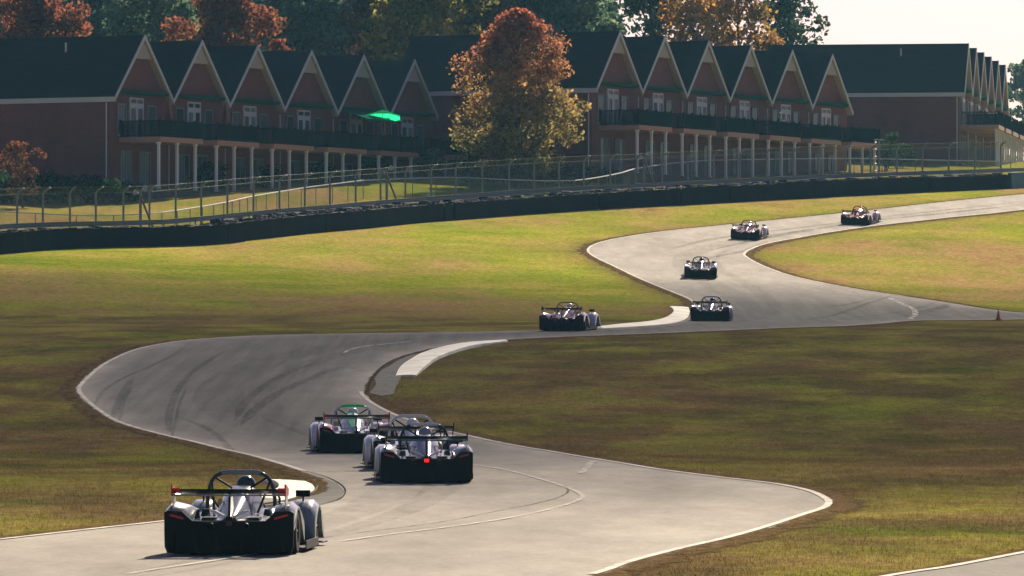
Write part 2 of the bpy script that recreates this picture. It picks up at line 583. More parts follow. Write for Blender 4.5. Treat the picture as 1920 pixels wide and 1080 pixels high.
# ground: one sheet
xs = np.concatenate([[-900, -500, -250, -120, -80, -62], np.arange(-52, 52.1, 1.0), [62, 80, 120, 250, 500, 900]])
ys = np.concatenate([np.arange(-120, 60, 15.0), np.arange(60, 480, 1.25), np.arange(480, 620, 5.0), np.arange(620, 1700, 60.0)])
GX, GY = np.meshgrid(xs, ys)
GZ = tz(GX, GY)
nx, ny = len(xs), len(ys)
me = bpy.data.meshes.new('ground')
vs = np.stack([GX.ravel(), GY.ravel(), GZ.ravel()], 1)
idx = np.arange(nx * ny).reshape(ny, nx)
fs = np.stack([idx[:-1, :-1].ravel(), idx[:-1, 1:].ravel(), idx[1:, 1:].ravel(), idx[1:, :-1].ravel()], 1)
me.from_pydata(vs.tolist(), [], fs.tolist())
me.shade_smooth()
vd = np.zeros(nx * ny)
selm = (np.abs(vs[:, 0]) < 55) & (vs[:, 1] > 55) & (vs[:, 1] < 480)
dd = dist_to([wl, wr, wr2], vs[selm, 0], vs[selm, 1])
vd[selm] = np.exp(-(dd / 0.9) ** 1.2)
a_ = me.attributes.new('verge', 'FLOAT', 'POINT'); a_.data.foreach_set('value', vd.astype(np.float32))
ground = put('ground', me, None, M['turf'])
tag(ground, kind='structure')


def sheet(name, poly, off, mat, parent=None, step=1.5, lane=None):
    """a flat-lying sheet with the given outline, draped on the ground"""
    P = np.array(poly)
    x0, y0 = P.min(0); x1, y1 = P.max(0)
    qx, qy = np.meshgrid(np.arange(x0, x1, step), np.arange(y0, y1, step))
    qx, qy = qx.ravel(), qy.ravel()
    k = inside(poly, qx, qy)
    qx, qy = qx[k], qy[k]
    if len(qx):
        far_ = dist_to([list(poly) + [poly[0]]], qx, qy) > 0.12
        qx, qy = qx[far_], qy[far_]
    pts = [Vector(p) for p in poly] + [Vector((a, b)) for a, b in zip(qx, qy)]
    n = len(poly)
    v, e, f, *_ = delaunay_2d_cdt(pts, [(i, (i + 1) % n) for i in range(n)], [], 1, 1e-5)
    V = np.array([(p.x, p.y) for p in v])
    Z = tz(V[:, 0], V[:, 1]) + off
    me = bpy.data.meshes.new(name)
    me.from_pydata(np.column_stack([V, Z]).tolist(), [], [list(q) for q in f])
    bm = bmesh.new(); bm.from_mesh(me)
    for q in bm.faces:
        if q.normal.z < 0: q.normal_flip()
    bm.to_mesh(me); bm.free()
    me.shade_smooth()
    if lane is not None:
        at2 = me.attributes.new('lane', 'FLOAT', 'POINT')
        at2.data.foreach_set('value', lane(V[:, 0], V[:, 1]).astype(np.float32))
    return put(name, me, parent, mat)


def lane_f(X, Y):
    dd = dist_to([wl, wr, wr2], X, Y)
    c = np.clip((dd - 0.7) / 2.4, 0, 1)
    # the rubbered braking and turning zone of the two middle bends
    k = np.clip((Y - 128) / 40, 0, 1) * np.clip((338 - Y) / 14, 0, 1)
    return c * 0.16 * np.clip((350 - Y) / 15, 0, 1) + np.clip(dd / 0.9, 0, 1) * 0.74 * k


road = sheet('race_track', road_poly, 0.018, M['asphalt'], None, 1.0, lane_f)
tag(road, kind='structure')

svc = [(1600, 1092), (1690, 1076), (1760, 1066), (1840, 1051), (1920, 1036), (2100, 1004)]
svw = gxy(svc)
lastp, firstp = svw[-1], svw[0]
svpoly = svw + [(16, 72), (16, 55), (3.0, 55)]
service = sheet('access_road', svpoly, 0.018, M['asphalt'], None, 1.0, lambda X, Y: np.full(X.shape, 0.45))
tag(service, kind='structure')


def resample(pts, step):
    P = [Vector(p) for p in pts]
    out = [P[0]]; acc = 0
    for a, b_ in zip(P[:-1], P[1:]):
        L = (b_ - a).length
        if L < 1e-6: continue
        t = step - acc
        while t <= L:
            out.append(a + (b_ - a) * (t / L)); t += step
        acc = L - (t - step)
    out.append(P[-1])
    return out


def strip(name, pts, width, off, mat, parent=None, side=0.0, step=0.6, taper=False, thick=0.0):
    """a ribbon along a world polyline, draped on the ground; side shifts it to the right of travel"""
    P = resample([(p[0], p[1]) for p in pts], step)
    n = len(P)
    V = []
    for i, p in enumerate(P):
        t = (P[min(i + 1, n - 1)] - P[max(i - 1, 0)]).normalized()
        nr = Vector((t.y, -t.x))
        w = width * (min(1, 6 * min(i, n - 1 - i) / n + 0.08) if taper else 1)
        for s in (-0.5, 0.5):
            q = p + nr * (side + s * w)
            V.append((q.x, q.y, float(tz(q.x, q.y)) + off))
    Fc = [(2 * i, 2 * i + 1, 2 * i + 3, 2 * i + 2) for i in range(n - 1)]
    me = bpy.data.meshes.new(name)
    me.from_pydata(V, [], Fc)
    return put(name, me, parent, mat)


def sub(pts, a, b_):
    return pts[a * 6:b_ * 6 + 1]


LW = 0.13
strip('edge_line', sub(wl, 0, 6), LW, 0.030, M['paint'], road, 0.14)
strip('edge_line', sub(wl, 11, 33), LW, 0.030, M['paint'], road, 0.14)
strip('edge_line', sub(wl, 37, len(LEFT) - 1), LW, 0.030, M['paint'], road, 0.14)
strip('edge_line', sub(wr, 4, 27), LW, 0.030, M['paint'], road, -0.14)
strip('edge_line', sub(wr2, 5, len(RIGHT2) - 1)[::-1], LW, 0.030, M['paint'], road, 0.14)
strip('edge_line', svw, 0.14, 0.030, M['paint'], service, 0.10)


def fxy(pts, n=4):
    return gxy(pts, n)


for k, (pts, w) in enumerate([
    ([(872, 872), (930, 880), (990, 894), (1040, 909), (1080, 924), (1092, 934), (1080, 943), (1030, 958), (950, 975), (850, 990), (740, 1004), (640, 1018)], 0.09),
    ([(560, 1030), (420, 1052), (300, 1070), (240, 1080)], 0.10),
    ([(1112, 866), (1100, 880), (1090, 890)], 0.14),
    ([(1668, 560), (1690, 570), (1712, 580), (1716, 590), (1706, 600)], 0.30),
    ([(645, 663), (663, 655), (690, 650), (770, 642)], 0.12)]):
    strip('old_line', fxy(pts), w, 0.034, M['oldline'], road)
for pts, w in [
    ([(212, 790), (218, 765), (228, 742), (240, 722), (252, 706)], 0.20),
    ([(224, 795), (228, 765), (238, 742), (248, 724)], 0.14),
    ([(176, 765), (186, 745), (205, 726), (240, 706), (300, 680), (345, 655)], 0.14),
    ([(330, 825), (316, 800), (320, 765), (335, 730), (360, 700), (400, 672), (430, 655)], 0.22),
    ([(322, 822), (330, 790), (336, 760), (350, 725)], 0.10),
    ([(440, 850), (415, 825), (380, 800), (330, 782)], 0.20),
    ([(690, 700), (640, 690), (560, 720), (490, 760), (450, 800)], 0.35),
    ([(600, 680), (540, 700), (470, 745), (440, 790)], 0.28),
    ([(1510, 601), (1570, 590), (1620, 572), (1660, 559), (1680, 554)], 0.34),
    ([(1530, 580), (1600, 569), (1640, 558)], 0.28),
    ([(1700, 590), (1750, 580), (1785, 568)], 0.34),
    ([(1650, 597), (1720, 590), (1780, 575), (1740, 582)], 0.22),
    ([(1560, 600), (1660, 590), (1740, 573), (1760, 565)], 0.18),
    ([(1300, 495), (1340, 482), (1400, 470), (1440, 452)], 0.5),
    ([(1330, 470), (1400, 455), (1480, 438), (1600, 418), (1750, 402), (1920, 385)], 0.7),
    ([(1250, 470), (1320, 452), (1420, 437), (1560, 420), (1750, 397), (1920, 378)], 0.6),
    ([(560, 888), (640, 886), (720, 884)], 0.8)]:
    strip('skid_mark', fxy(pts), w, 0.026, M['skid'], road, taper=True)

for pts, w in [
    ([(60, 1100), (330, 1062), (520, 1010), (680, 955), (760, 912), (765, 880), (720, 860), (640, 842), (520, 812), (440, 780), (410, 750), (430, 715), (500, 680), (620, 652), (800, 634), (1000, 624), (1200, 616), (1340, 603), (1400, 585), (1380, 560), (1330, 530), (1290, 505), (1290, 480), (1340, 462), (1420, 447), (1600, 421), (1760, 402), (1930, 382)], 1.5),
    ([(180, 1100), (420, 1060), (600, 1010), (760, 960), (830, 915), (830, 885), (780, 862), (690, 842), (590, 815), (520, 785), (500, 752), (520, 715), (590, 680), (690, 655), (840, 636), (1030, 626), (1230, 617), (1380, 604), (1450, 586), (1440, 562), (1395, 530), (1350, 505), (1345, 480), (1390, 462), (1460, 448)], 0.8)]:
    strip('rubber_line', fxy(pts, 8), w, 0.0235, M['rubberline'], road, taper=True)
strip('paving_seam', wl[:52], 0.05, 0.0245, M['seam'], road, 4.5)
# concrete aprons with their dark joints, at the three apexes
apron1 = [(691, 737), (700, 712), (722, 688), (765, 668), (850, 650), (950, 640.5), (946, 643), (870, 655), (805, 671), (770, 690), (752, 708), (742, 728), (738, 740), (715, 744)]
apron2 = [(470, 857), (556, 884), (600, 895), (632, 908), (647, 923), (636, 938), (600, 948), (540, 958), (470, 962), (520, 944), (585, 925), (598, 908), (575, 893)]
sheet('apron', [tuple(G(*p)[:2]) for p in apron1], 0.022, M['apron'], road, 0.7)
sheet('apron', [tuple(G(*p)[:2]) for p in apron2], 0.022, M['apron'], road, 0.7)
strip('joint', fxy([(688, 737), (697, 712), (719, 687), (763, 667), (850, 648.5), (950, 639.5)]), 0.07, 0.030, M['joint'], road)
strip('joint', fxy([(556, 883), (602, 893), (634, 907), (648, 922), (637, 938), (600, 949)]), 0.025, 0.030, M['joint'], road)


def kerb(pts_in, pts_out, h):
    """a low painted concrete kerb: inner edge flush with the road, outer edge raised"""
    n = 26
    def rs(pts):
        q = fxy(pts, 8)
        P = [Vector(p) for p in q]
        L = [0]
        for a, b_ in zip(P[:-1], P[1:]): L.append(L[-1] + (b_ - a).length)
        out = []
        for i in range(n + 1):
            s = L[-1] * i / n
            j = max(k for k in range(len(L)) if L[k] <= s + 1e-9)
            j = min(j, len(P) - 2)
            out.append(P[j] + (P[j + 1] - P[j]) * ((s - L[j]) / max(1e-6, L[j + 1] - L[j])))
        return out
    A, B = rs(pts_in), rs(pts_out)
    mb = MB(); secs = []
    for i in range(n + 1):
        e = min(1, 5 * min(i, n - i) / n + 0.15)
        a, b_ = A[i], B[i]
        loop = []
        for t, hh in ((0, -0.05), (0, 0.035), (0.35, 0.05 + 0.35 * h * e), (0.8, 0.05 + h * e), (1, 0.04 + 0.9 * h * e), (1, -0.05)):
            q = a + (b_ - a) * t
            loop.append((q.x, q.y, float(tz(q.x, q.y)) + hh))
        secs.append(loop)
    mb.loft(secs)
    return mb.build('kerb', M['kerb'], road, 40)


kerb([(742, 706), (750, 690), (768, 676), (802, 659), (868, 644), (945, 638.5)], [(780, 706), (797, 692), (822, 674), (872, 656), (912, 648), (952, 641.5)], 0.07)
kerb([(1115, 617.5), (1190, 613.5), (1245, 609), (1283, 600.5), (1293, 588), (1291, 577)], [(1118, 614), (1190, 609), (1232, 603.5), (1258, 593), (1263, 584), (1256, 576)], 0.07)
kerb([(470, 949), (520, 943), (560, 933), (588, 922), (586, 912), (572, 905)], [(470, 935), (500, 930), (520, 924), (522, 915), (510, 908), (494, 904)], 0.06)

m, nt, b = mat_new('bare_dirt')
g = nt.nodes.new('ShaderNodeNewGeometry'); pos = g.outputs['Position']
n1 = noise_at(nt, pos, (1.6, 0.5, 0.5), 6, 0.75)
b.inputs['Specular IOR Level'].default_value = 0.0
b.inputs['Roughness'].default_value = 0.95
nt.links.new(ramp(nt, noise_at(nt, pos, (5, 2, 2), 4, 0.7), [(0.3, (0.050, 0.037, 0.020)), (0.7, (0.165, 0.108, 0.056))]), b.inputs['Base Color'])
la = nt.nodes.new('ShaderNodeAttribute'); la.attribute_name = 'lat'
sb = nt.nodes.new('ShaderNodeMath'); sb.operation = 'SUBTRACT'
nt.links.new(n1, sb.inputs[0]); nt.links.new(la.outputs['Fac'], sb.inputs[1])
nt.links.new(mapr(nt, sb.outputs[0], 0.0, 0.12, 0.0, 0.92), b.inputs['Alpha'])
M['dirt'] = m


def dirt(pts, sgn, w_out=1.0, w_in=0.16):
    P = resample(pts, 0.5); n = len(P); V = []; lat = []
    for i, p in enumerate(P):
        t = (P[min(i + 1, n - 1)] - P[max(i - 1, 0)]).normalized(); nr = Vector((t.y, -t.x)) * sgn
        for o_, l_ in ((-w_in, 0.66), (0.02, 0.28), (0.35 * w_out, 0.36), (w_out, 0.72)):
            q = p + nr * o_
            V.append((q.x, q.y, float(tz(q.x, q.y)) + (0.028 if o_ < 0.1 else 0.012))); lat.append(l_)
    Fc = [(4 * i + k, 4 * i + k + 1, 4 * i + 5 + k, 4 * i + 4 + k) for i in range(n - 1) for k in range(3)]
    me = bpy.data.meshes.new('dirt_verge'); me.from_pydata(V, [], Fc)
    a3 = me.attributes.new('lat', 'FLOAT', 'POINT'); a3.data.foreach_set('value', np.array(lat, np.float32))
    put('dirt_verge', me, ground, M['dirt'])


dirt(wl, -1, 0.75); dirt(wr, 1, 0.8); dirt(wr2, 1, 0.8); dirt(svw, -1, 0.5)

# ---------------------------------------------------------------- grass blades (uncountable)
rng = np.random.default_rng(5)


def blades(name, y0, y1, dens, h, w, label):
    area_x = y1 * 0.094
    n = int(dens * (y1 - y0) * 2 * area_x)
    Y = rng.uniform(y0, y1, n); X = rng.uniform(-1, 1, n) * (Y * 0.09 + 1.0)
    cl = (np.sin(X * 1.7 + 3 * np.sin(Y * 0.31)) * np.sin(Y * 0.9 + X * 0.4) + 1) / 2
    k = ~inside(road_poly, X, Y) & ~inside(svpoly, X, Y) & (rng.random(n) < 0.35 + 0.65 * cl)
    # a fringe of blades leaning over the track edge
    dd = dist_to([wl, wr, wr2, svw], X, Y)
    k &= (dd > 0.10) | (rng.random(n) < 0.25)
    X, Y = X[k], Y[k]
    n = len(X)
    a = rng.uniform(0, 2 * np.pi, n)
    hh = h * rng.uniform(0.4, 1.25, n)
    ww = w * rng.uniform(0.6, 1.3, n)
    le = rng.uniform(-0.6, 0.6, (n, 2)) * hh[:, None]
    Z = tz(X, Y) - 0.004
    p0 = np.stack([X - np.cos(a) * ww, Y - np.sin(a) * ww, Z], 1)
    p1 = np.stack([X + np.cos(a) * ww, Y + np.sin(a) * ww, Z], 1)
    p2 = np.stack([X + le[:, 0], Y + le[:, 1], Z + hh], 1)
    V = np.stack([p0, p1, p2], 1).reshape(-1, 3)
    me = bpy.data.meshes.new(name)
    me.vertices.add(3 * n); me.loops.add(3 * n); me.polygons.add(n)
    me.vertices.foreach_set('co', V.ravel())
    me.loops.foreach_set('vertex_index', np.arange(3 * n, dtype=np.int32))
    me.polygons.foreach_set('loop_start', np.arange(0, 3 * n, 3, dtype=np.int32))
    me.update()
    dv = np.exp(-(dist_to([wl, wr, wr2], X, Y) / 0.9) ** 1.2)
    a2 = me.attributes.new('verge', 'FLOAT', 'POINT'); a2.data.foreach_set('value', np.repeat(dv, 3).astype(np.float32))
    o = put(name, me, None, M['blade'])
    tag(o, label, 'grass', kind='stuff')


blades('grass', 74, 210, 75, 0.050, 0.008, 'short dry turf beside the near bends')


# ---------------------------------------------------------------- apartment buildings
UL = 7.45          # width of one gabled unit
EAVE, RISE = 5.8, 4.1
DEPTH = 16.0
HALF = UL / 2
DECK0, DECK1, DV, DZ = 1.2, 6.7, 3.1, 3.38
_B = {}


def bmesh_once(key, fn, smooth=0):
    if key not in _B:
        mb = MB(); fn(mb); _B[key] = mb.mesh(key, smooth)
    return _B[key]


# local axes of a building: x along the row, -y out of the front, z up
def _unit_wall(mb):
    mb.prism([(0, -1.5), (UL, -1.5), (UL, EAVE), (HALF, EAVE + RISE - 0.15), (0, EAVE)], 0, 0.3, 'y')


def _roof(mb):
    # two slopes with thickness, overhanging the front by 0.55
    for s in (-1, 1):
        a = (HALF, EAVE + RISE); b_ = (HALF + s * (HALF + 0.02), EAVE)
        poly = [(a[0], a[1]), (b_[0], b_[1]), (b_[0], b_[1] + 0.22), (a[0], a[1] + 0.22)]
        if s < 0: poly = poly[::-1]
        mb.prism(poly, -0.42, DEPTH, 'y')


def _rake(s):
    def f(mb):
        a = (HALF, EAVE + RISE + 0.24); b_ = (HALF + s * (HALF + 0.02), EAVE + 0.22)
        poly = [a, b_, (b_[0], b_[1] - 0.27), (a[0], a[1] - 0.32)]
        mb.prism(poly, -0.485, -0.423, 'y')
    return f


def _soffit(s):
    def f(mb):
        a = (HALF, EAVE + RISE - 0.005); b_ = (HALF + s * HALF, EAVE - 0.005)
        poly = [a, b_, (b_[0], b_[1] - 0.09), (a[0], a[1] - 0.10)]
        mb.prism(poly, -0.42, -0.002, 'y')
    return f


def _apex(mb):
    mb.prism([(HALF - 1.05, EAVE + RISE - 1.34), (HALF + 1.05, EAVE + RISE - 1.34), (HALF, EAVE + RISE - 0.18)], -0.35, -0.003, 'y')


def frame_fn(w, h, t, d=0.09):
    def f(mb):
        mb.box(-w / 2, -w / 2 + t, -d, 0, 0, h); mb.box(w / 2 - t, w / 2, -d, 0, 0, h)
        mb.box(-w / 2 + t, w / 2 - t, -d, 0, 0, t); mb.box(-w / 2 + t, w / 2 - t, -d, 0, h - t, h)
    return f


def door_fn(w, h, lower):
    t = 0.12
    def f(mb):
        mb.box(-w / 2, -w / 2 + t, -0.1, 0, 0, h); mb.box(w / 2 - t, w / 2, -0.1, 0, 0, h)
        mb.box(-w / 2 + t, w / 2 - t, -0.1, 0, 0, 0.2); mb.box(-w / 2 + t, w / 2 - t, -0.1, 0, h - t, h)
        mb.box(-w / 2 + t, w / 2 - t, -0.1, 0, lower, lower + 0.32)       # head between doors and transom
        mb.box(-0.15, 0.15, -0.105, 0, 0.2, lower)                        # meeting stiles
        mb.box(-0.07, 0.07, -0.1, 0, lower + 0.32, h - t)
    return f


def _rail(mb):
    # three sides of the deck: top rail, bottom rail, posts, close balusters
    x0, x1, y1 = DECK0 + 0.06, DECK1 - 0.06, -DV + 0.06
    runs = [((x0, -0.1), (x0, y1)), ((x0, y1), (x1, y1)), ((x1, y1), (x1, -0.1))]
    for (ax, ay), (bx, by) in runs:
        L = math.hypot(bx - ax, by - ay)
        for z0, z1 in ((1.0, 1.07), (0.08, 0.13)):
            if abs(bx - ax) > abs(by - ay): mb.box(min(ax, bx), max(ax, bx), ay - 0.03, ay + 0.03, z0, z1)
            else: mb.box(ax - 0.03, ax + 0.03, min(ay, by), max(ay, by), z0, z1)
        n = int(L / 0.105)
        for i in range(n + 1):
            t = i / n
            x, y = ax + (bx - ax) * t, ay + (by - ay) * t
            r = 0.024
            if i % 14 == 0: r = 0.045
            mb.box(x - r, x + r, y - r, y + r, 0.0, 1.0 if r < 0.044 else 1.16)


def building(name, label, loc, rz, n, base, open_awning=None, lights=()):
    root = empty(name, (loc[0], loc[1], base), rz)
    tag(root, label, 'building', 'brick apartment rows behind the barrier')
    # side, back walls: one brick shell behind the fronts
    for xa, xb in ((0.002, 0.3), (n * UL - 0.3, n * UL - 0.002)):
        mb = MB(); mb.box(xa, xb, 0.302, DEPTH - 0.3, -1.5, EAVE); mb.build('side_wall', M['brick'], root)
    # eaves gutter board on the two long-side ends
    for xx, nm in ((-0.14, 'gutter'), (n * UL + 0.02, 'gutter')):
        mb = MB(); mb.box(xx, xx + 0.12, -0.5, DEPTH, EAVE - 0.16, EAVE + 0.16)
        mb.build(nm, M['trim'], root)
    # downspout at the near corner and on the side wall
    for k in range(n + 1):
        x = k * UL
        me = bmesh_once('downspout', lambda q: q.tube([(0, -0.07, EAVE - 0.2), (0, -0.07, -0.2)], 0.055, 6))
        xo = -0.09 if k == 0 else (n * UL + 0.09 if k == n else x)
        put('downspout', me, root, M['trim'], (xo, 0 if 0 < k < n else 0.25, 0))
    for k in range(n):
        o = (k * UL, 0, 0)
        w = put('gable_wall', bmesh_once('gable_wall', _unit_wall), root, M['brick'], o)
        put('back_wall', bmesh_once('gable_wall', _unit_wall), root, M['brick'], (k * UL, DEPTH - 0.3, 0))
        r = put('roof', bmesh_once('roof', _roof), root, M['roof'], o)
        for s, q in ((-1, 'a'), (1, 'b')):
            put('rake_board', bmesh_once('rake_board' + q, _rake(s)), r, M['trim'])
            put('soffit', bmesh_once('soffit' + q, _soffit(s)), r, M['soffit'])
        put('apex_panel', bmesh_once('apex_panel', _apex), w, M['soffit'])
        aw = put('awning', bmesh_once('awning', lambda q: q.box(0.75, UL - 0.55, -0.34, -0.003, 6.22, 6.42)), root, M['green'], o)
        put('awning_bar', bmesh_once('awning_bar', lambda q: q.box(0.72, UL - 0.52, -0.42, -0.345, 6.30, 6.44)), aw, M['green'])
        if open_awning == k:
            mbo = MB()
            mbo.prism([(-0.4, 6.15), (-2.4, 5.55), (-2.4, 5.47), (-0.4, 6.09)], 0.8, UL - 1.6, 'x')
            mbo.build('awning_cloth', M['green'], aw)
        if k in (0, 3, 5):
            put('vent_pipe', bmesh_once('vent_pipe', lambda q: q.tube([(0, 0, -0.4), (0, 0, 0.55)], 0.07, 8)), r, M['trim'], (HALF - 0.9 if k < 5 else HALF + 1.2, 5.0 + 1.3 * k, EAVE + RISE - (0.75 if k < 5 else 1.1)))
        # upper floor
        for u in (1.45, 5.25):
            fr = put('window', bmesh_once('window_upper', frame_fn(1.10, 2.1, 0.08)), root, M['dimtrim'], (k * UL + u, -0.002, 3.48))
            put('pane', bmesh_once('pane_upper', lambda q: q.box(-0.46, 0.46, -0.045, -0.004, 0.09, 2.01)), fr, M['glass'])
        dr = put('door', bmesh_once('door_upper', door_fn(1.75, 2.62, 1.92)), root, M['trim'], (k * UL + 3.3, -0.002, DZ + 0.02))
        for sx in (-1, 1):
            put('pane', bmesh_once('pane_door', lambda q: q.box(0.15, 0.755, -0.05, -0.004, 0.2, 1.92)), dr, M['curtain'] if (k + sx) % 3 == 0 else M['glass'], (0 if sx > 0 else -0.905, 0, 0))
            put('transom_pane', bmesh_once('pane_transom', lambda q: q.box(0.07, 0.755, -0.05, -0.004, 2.24, 2.5)), dr, M['glass'], (0 if sx > 0 else -0.825, 0, 0))
        # lower floor
        for u in (2.0, 4.4):
            fr = put('window', bmesh_once('window_lower', frame_fn(1.45, 2.35, 0.10)), root, M['dimtrim'], (k * UL + u, -0.002, 0.2))
            put('mullion', bmesh_once('mullion', lambda q: q.box(-0.06, 0.06, -0.08, -0.003, 0.1, 2.25)), fr, M['dimtrim'])
            for sx in (-1, 1):
                put('pane', bmesh_once('pane_lower', lambda q: q.box(0.06, 0.625, -0.045, -0.004, 0.1, 2.25)), fr, M['curtain'] if (k * 2 + sx + int(u)) % 3 == 0 else M['glass'], (0 if sx > 0 else -0.685, 0, 0))
        # deck on columns
        dk = put('deck', bmesh_once('deck', lambda q: q.box(DECK0, DECK1, -DV, -0.002, 3.05, DZ)), root, M['fascia'], o)
        put('railing', bmesh_once('railing', _rail), dk, M['rail'], (0, 0, DZ))
        for u in (1.36, 3.70, 6.04):
            put('column', bmesh_once('column', lambda q: (q.box(-0.08, 0.08, -0.08, 0.08, -0.9, 2.92), q.box(-0.12, 0.12, -0.12, 0.12, 2.92, 3.049), q.box(-0.11, 0.11, -0.11, 0.11, -0.9, 0.12))), dk, M['column'], (u, -DV + 0.22, 0))
    return root


ANG1, ANG2, ANG3 = math.radians(27.25), math.radians(26.5), math.radians(9.0)


def rowz(a):           # rotation that turns local +x onto the row direction (a to the right of straight ahead)
    return math.pi / 2 - a


B1 = (at(205, 413.0).x, 413.0); B1Z = 11.55
B2 = (at(1109, 447.0).x, 447.0); B2Z = 13.6
B3 = (at(1799, 518.0).x, 518.0); B3Z = 16.35
bld1 = building('apartment_building', 'nearest brick apartment row, six gables, at the left behind the fence', B1, rowz(ANG1), 6, B1Z, open_awning=4)
bld2 = building('apartment_building', 'middle brick apartment row of six gables, right of the big orange tree', B2, rowz(ANG2), 6, B2Z)
bld3 = building('apartment_building', 'farthest brick apartment row at the right edge, gables seen almost edge-on', B3, rowz(ANG3), 6, B3Z)


def bpt(B, a, z, u, v, w):
    """world point of building-local u along the row, v out of the front, w up"""
    return Vector((B[0] + u * math.sin(a) + v * math.cos(a), B[1] + u * math.cos(a) - v * math.sin(a), z + w))


# small blocks of earth-coloured paving under each porch
for nm, B, a, z in (('porch_paving', B1, ANG1, B1Z), ('porch_paving', B2, ANG2, B2Z), ('porch_paving', B3, ANG3, B3Z)):
    o = empty(nm, (B[0], B[1], z), rowz(a)); 
    bpy.data.objects.remove(o)
    mb = MB(); mb.box(0, 6 * UL, -3.4, 0.0, -1.6, -0.02)
    o = mb.build(nm, M['apron'], None, loc=(B[0], B[1], z), rot=(0, 0, rowz(a)))
    tag(o, kind='structure')


# ---------------------------------------------------------------- parasols on the decks
def parasol_open(loc):
    root = empty('parasol', loc); root.rotation_euler = (math.radians(-11), math.radians(5), math.radians(22))
    tag(root, 'open bright green parasol on an upper deck of the left apartment row', 'parasol', 'parasols on the decks')
    mb = MB()
    n = 8; R = 1.28
    vs = [(0, 0, 2.96)]
    for j, (rr, z) in enumerate(((0.5, 2.66), (1.0, 2.42), (1.0, 2.12))):
        for k in range(n):
            a = 2 * math.pi * k / n
            r = R * (0.5, 1.0, 1.01)[j]
            vs.append((r * math.cos(a), r * math.sin(a), (2.72, 2.46, 2.38)[j]))
    fs = [(0, 1 + k, 1 + (k + 1) % n) for k in range(n)]
    for j in range(2):
        for k in range(n):
            fs.append((1 + j * n + k, 1 + (j + 1) * n + k, 1 + (j + 1) * n + (k + 1) % n, 1 + j * n + (k + 1) % n))
    mb.add(vs, fs).build('canopy', M['cloth_green'], root)
    MB().tube([(0, 0, 0.02), (0, 0, 3.02)], 0.03, 8).build('pole', M['galv'], root)
    MB().lathe([(0.28, 0.0), (0.28, 0.06), (0.08, 0.12), (0.05, 0.3)], 12).build('base', M['rubber'], root)
    for k in range(n):
        a = 2 * math.pi * k / n
        MB().tube([(0.03 * math.cos(a), 0.03 * math.sin(a), 2.2), (0.75 * math.cos(a), 0.75 * math.sin(a), 2.56)], 0.012, 4).build('rib', M['galv'], root)


def parasol_shut(loc, label):
    root = empty('parasol', loc)
    tag(root, label, 'parasol', 'parasols on the decks')
    MB().lathe([(0.05, 1.05), (0.17, 1.12), (0.20, 1.35), (0.16, 1.8), (0.09, 2.3), (0.03, 2.55)], 10).build('canopy', M['maroon_cloth'], root, 60)
    MB().tube([(0, 0, 0.02), (0, 0, 2.62)], 0.025, 8).build('pole', M['galv'], root)
    MB().lathe([(0.26, 0.0), (0.26, 0.06), (0.07, 0.12), (0.04, 0.25)], 12).build('base', M['rubber'], root)


parasol_open(bpt(B1, ANG1, B1Z, 4 * UL + 2.95, 2.3, DZ))
parasol_shut(bpt(B1, ANG1, B1Z, 3.5, 2.35, DZ), 'furled maroon parasol on the first deck of the left apartment row')
parasol_shut(bpt(B1, ANG1, B1Z, UL + 3.5, 2.35, DZ), 'furled maroon parasol on the second deck of the left apartment row')


def patio_table(loc, rz, label):
    root = empty('patio_table', loc, rz)
    tag(root, label, 'table', 'tables on the decks')
    mb = MB(); mb.box(-0.75, 0.75, -0.45, 0.45, 1.02, 1.07); mb.build('top', M['trim'], root)
    for sx in (-1, 1):
        for sy in (-1, 1):
            mb = MB(); mb.box(sx * 0.66 - 0.03, sx * 0.66 + 0.03, sy * 0.37 - 0.03, sy * 0.37 + 0.03, 0.005, 1.02); mb.build('leg', M['rail'], root)
    mb = MB(); mb.box(-0.6, 0.6, -0.02, 0.02, 0.4, 0.46); mb.build('stretcher', M['rail'], root)


patio_table(bpt(B3, ANG3, B3Z, 3.4, 2.3, DZ), rowz(ANG3), 'white-topped bar table on the nearest deck of the far right apartment row')

# ---------------------------------------------------------------- foliage
def quad_mesh(name, P, A, Bv, col):
    n = len(P)
    V = np.stack([P - A - Bv, P + A - Bv * 0.6, P + A * 0.7 + Bv, P - A * 0.8 + Bv * 0.8], 1).reshape(-1, 3)
    me = bpy.data.meshes.new(name)
    me.vertices.add(4 * n); me.loops.add(4 * n); me.polygons.add(n)
    me.vertices.foreach_set('co', V.astype(np.float32).ravel())
    me.loops.foreach_set('vertex_index', np.arange(4 * n, dtype=np.int32))
    me.polygons.foreach_set('loop_start', np.arange(0, 4 * n, 4, dtype=np.int32))
    me.update()
    ca = me.color_attributes.new('leafcol', 'FLOAT_COLOR', 'POINT')
    c4 = np.concatenate([np.repeat(col, 4, 0), np.ones((4 * n, 1))], 1)
    ca.data.foreach_set('color', c4.astype(np.float32).ravel())
    return me


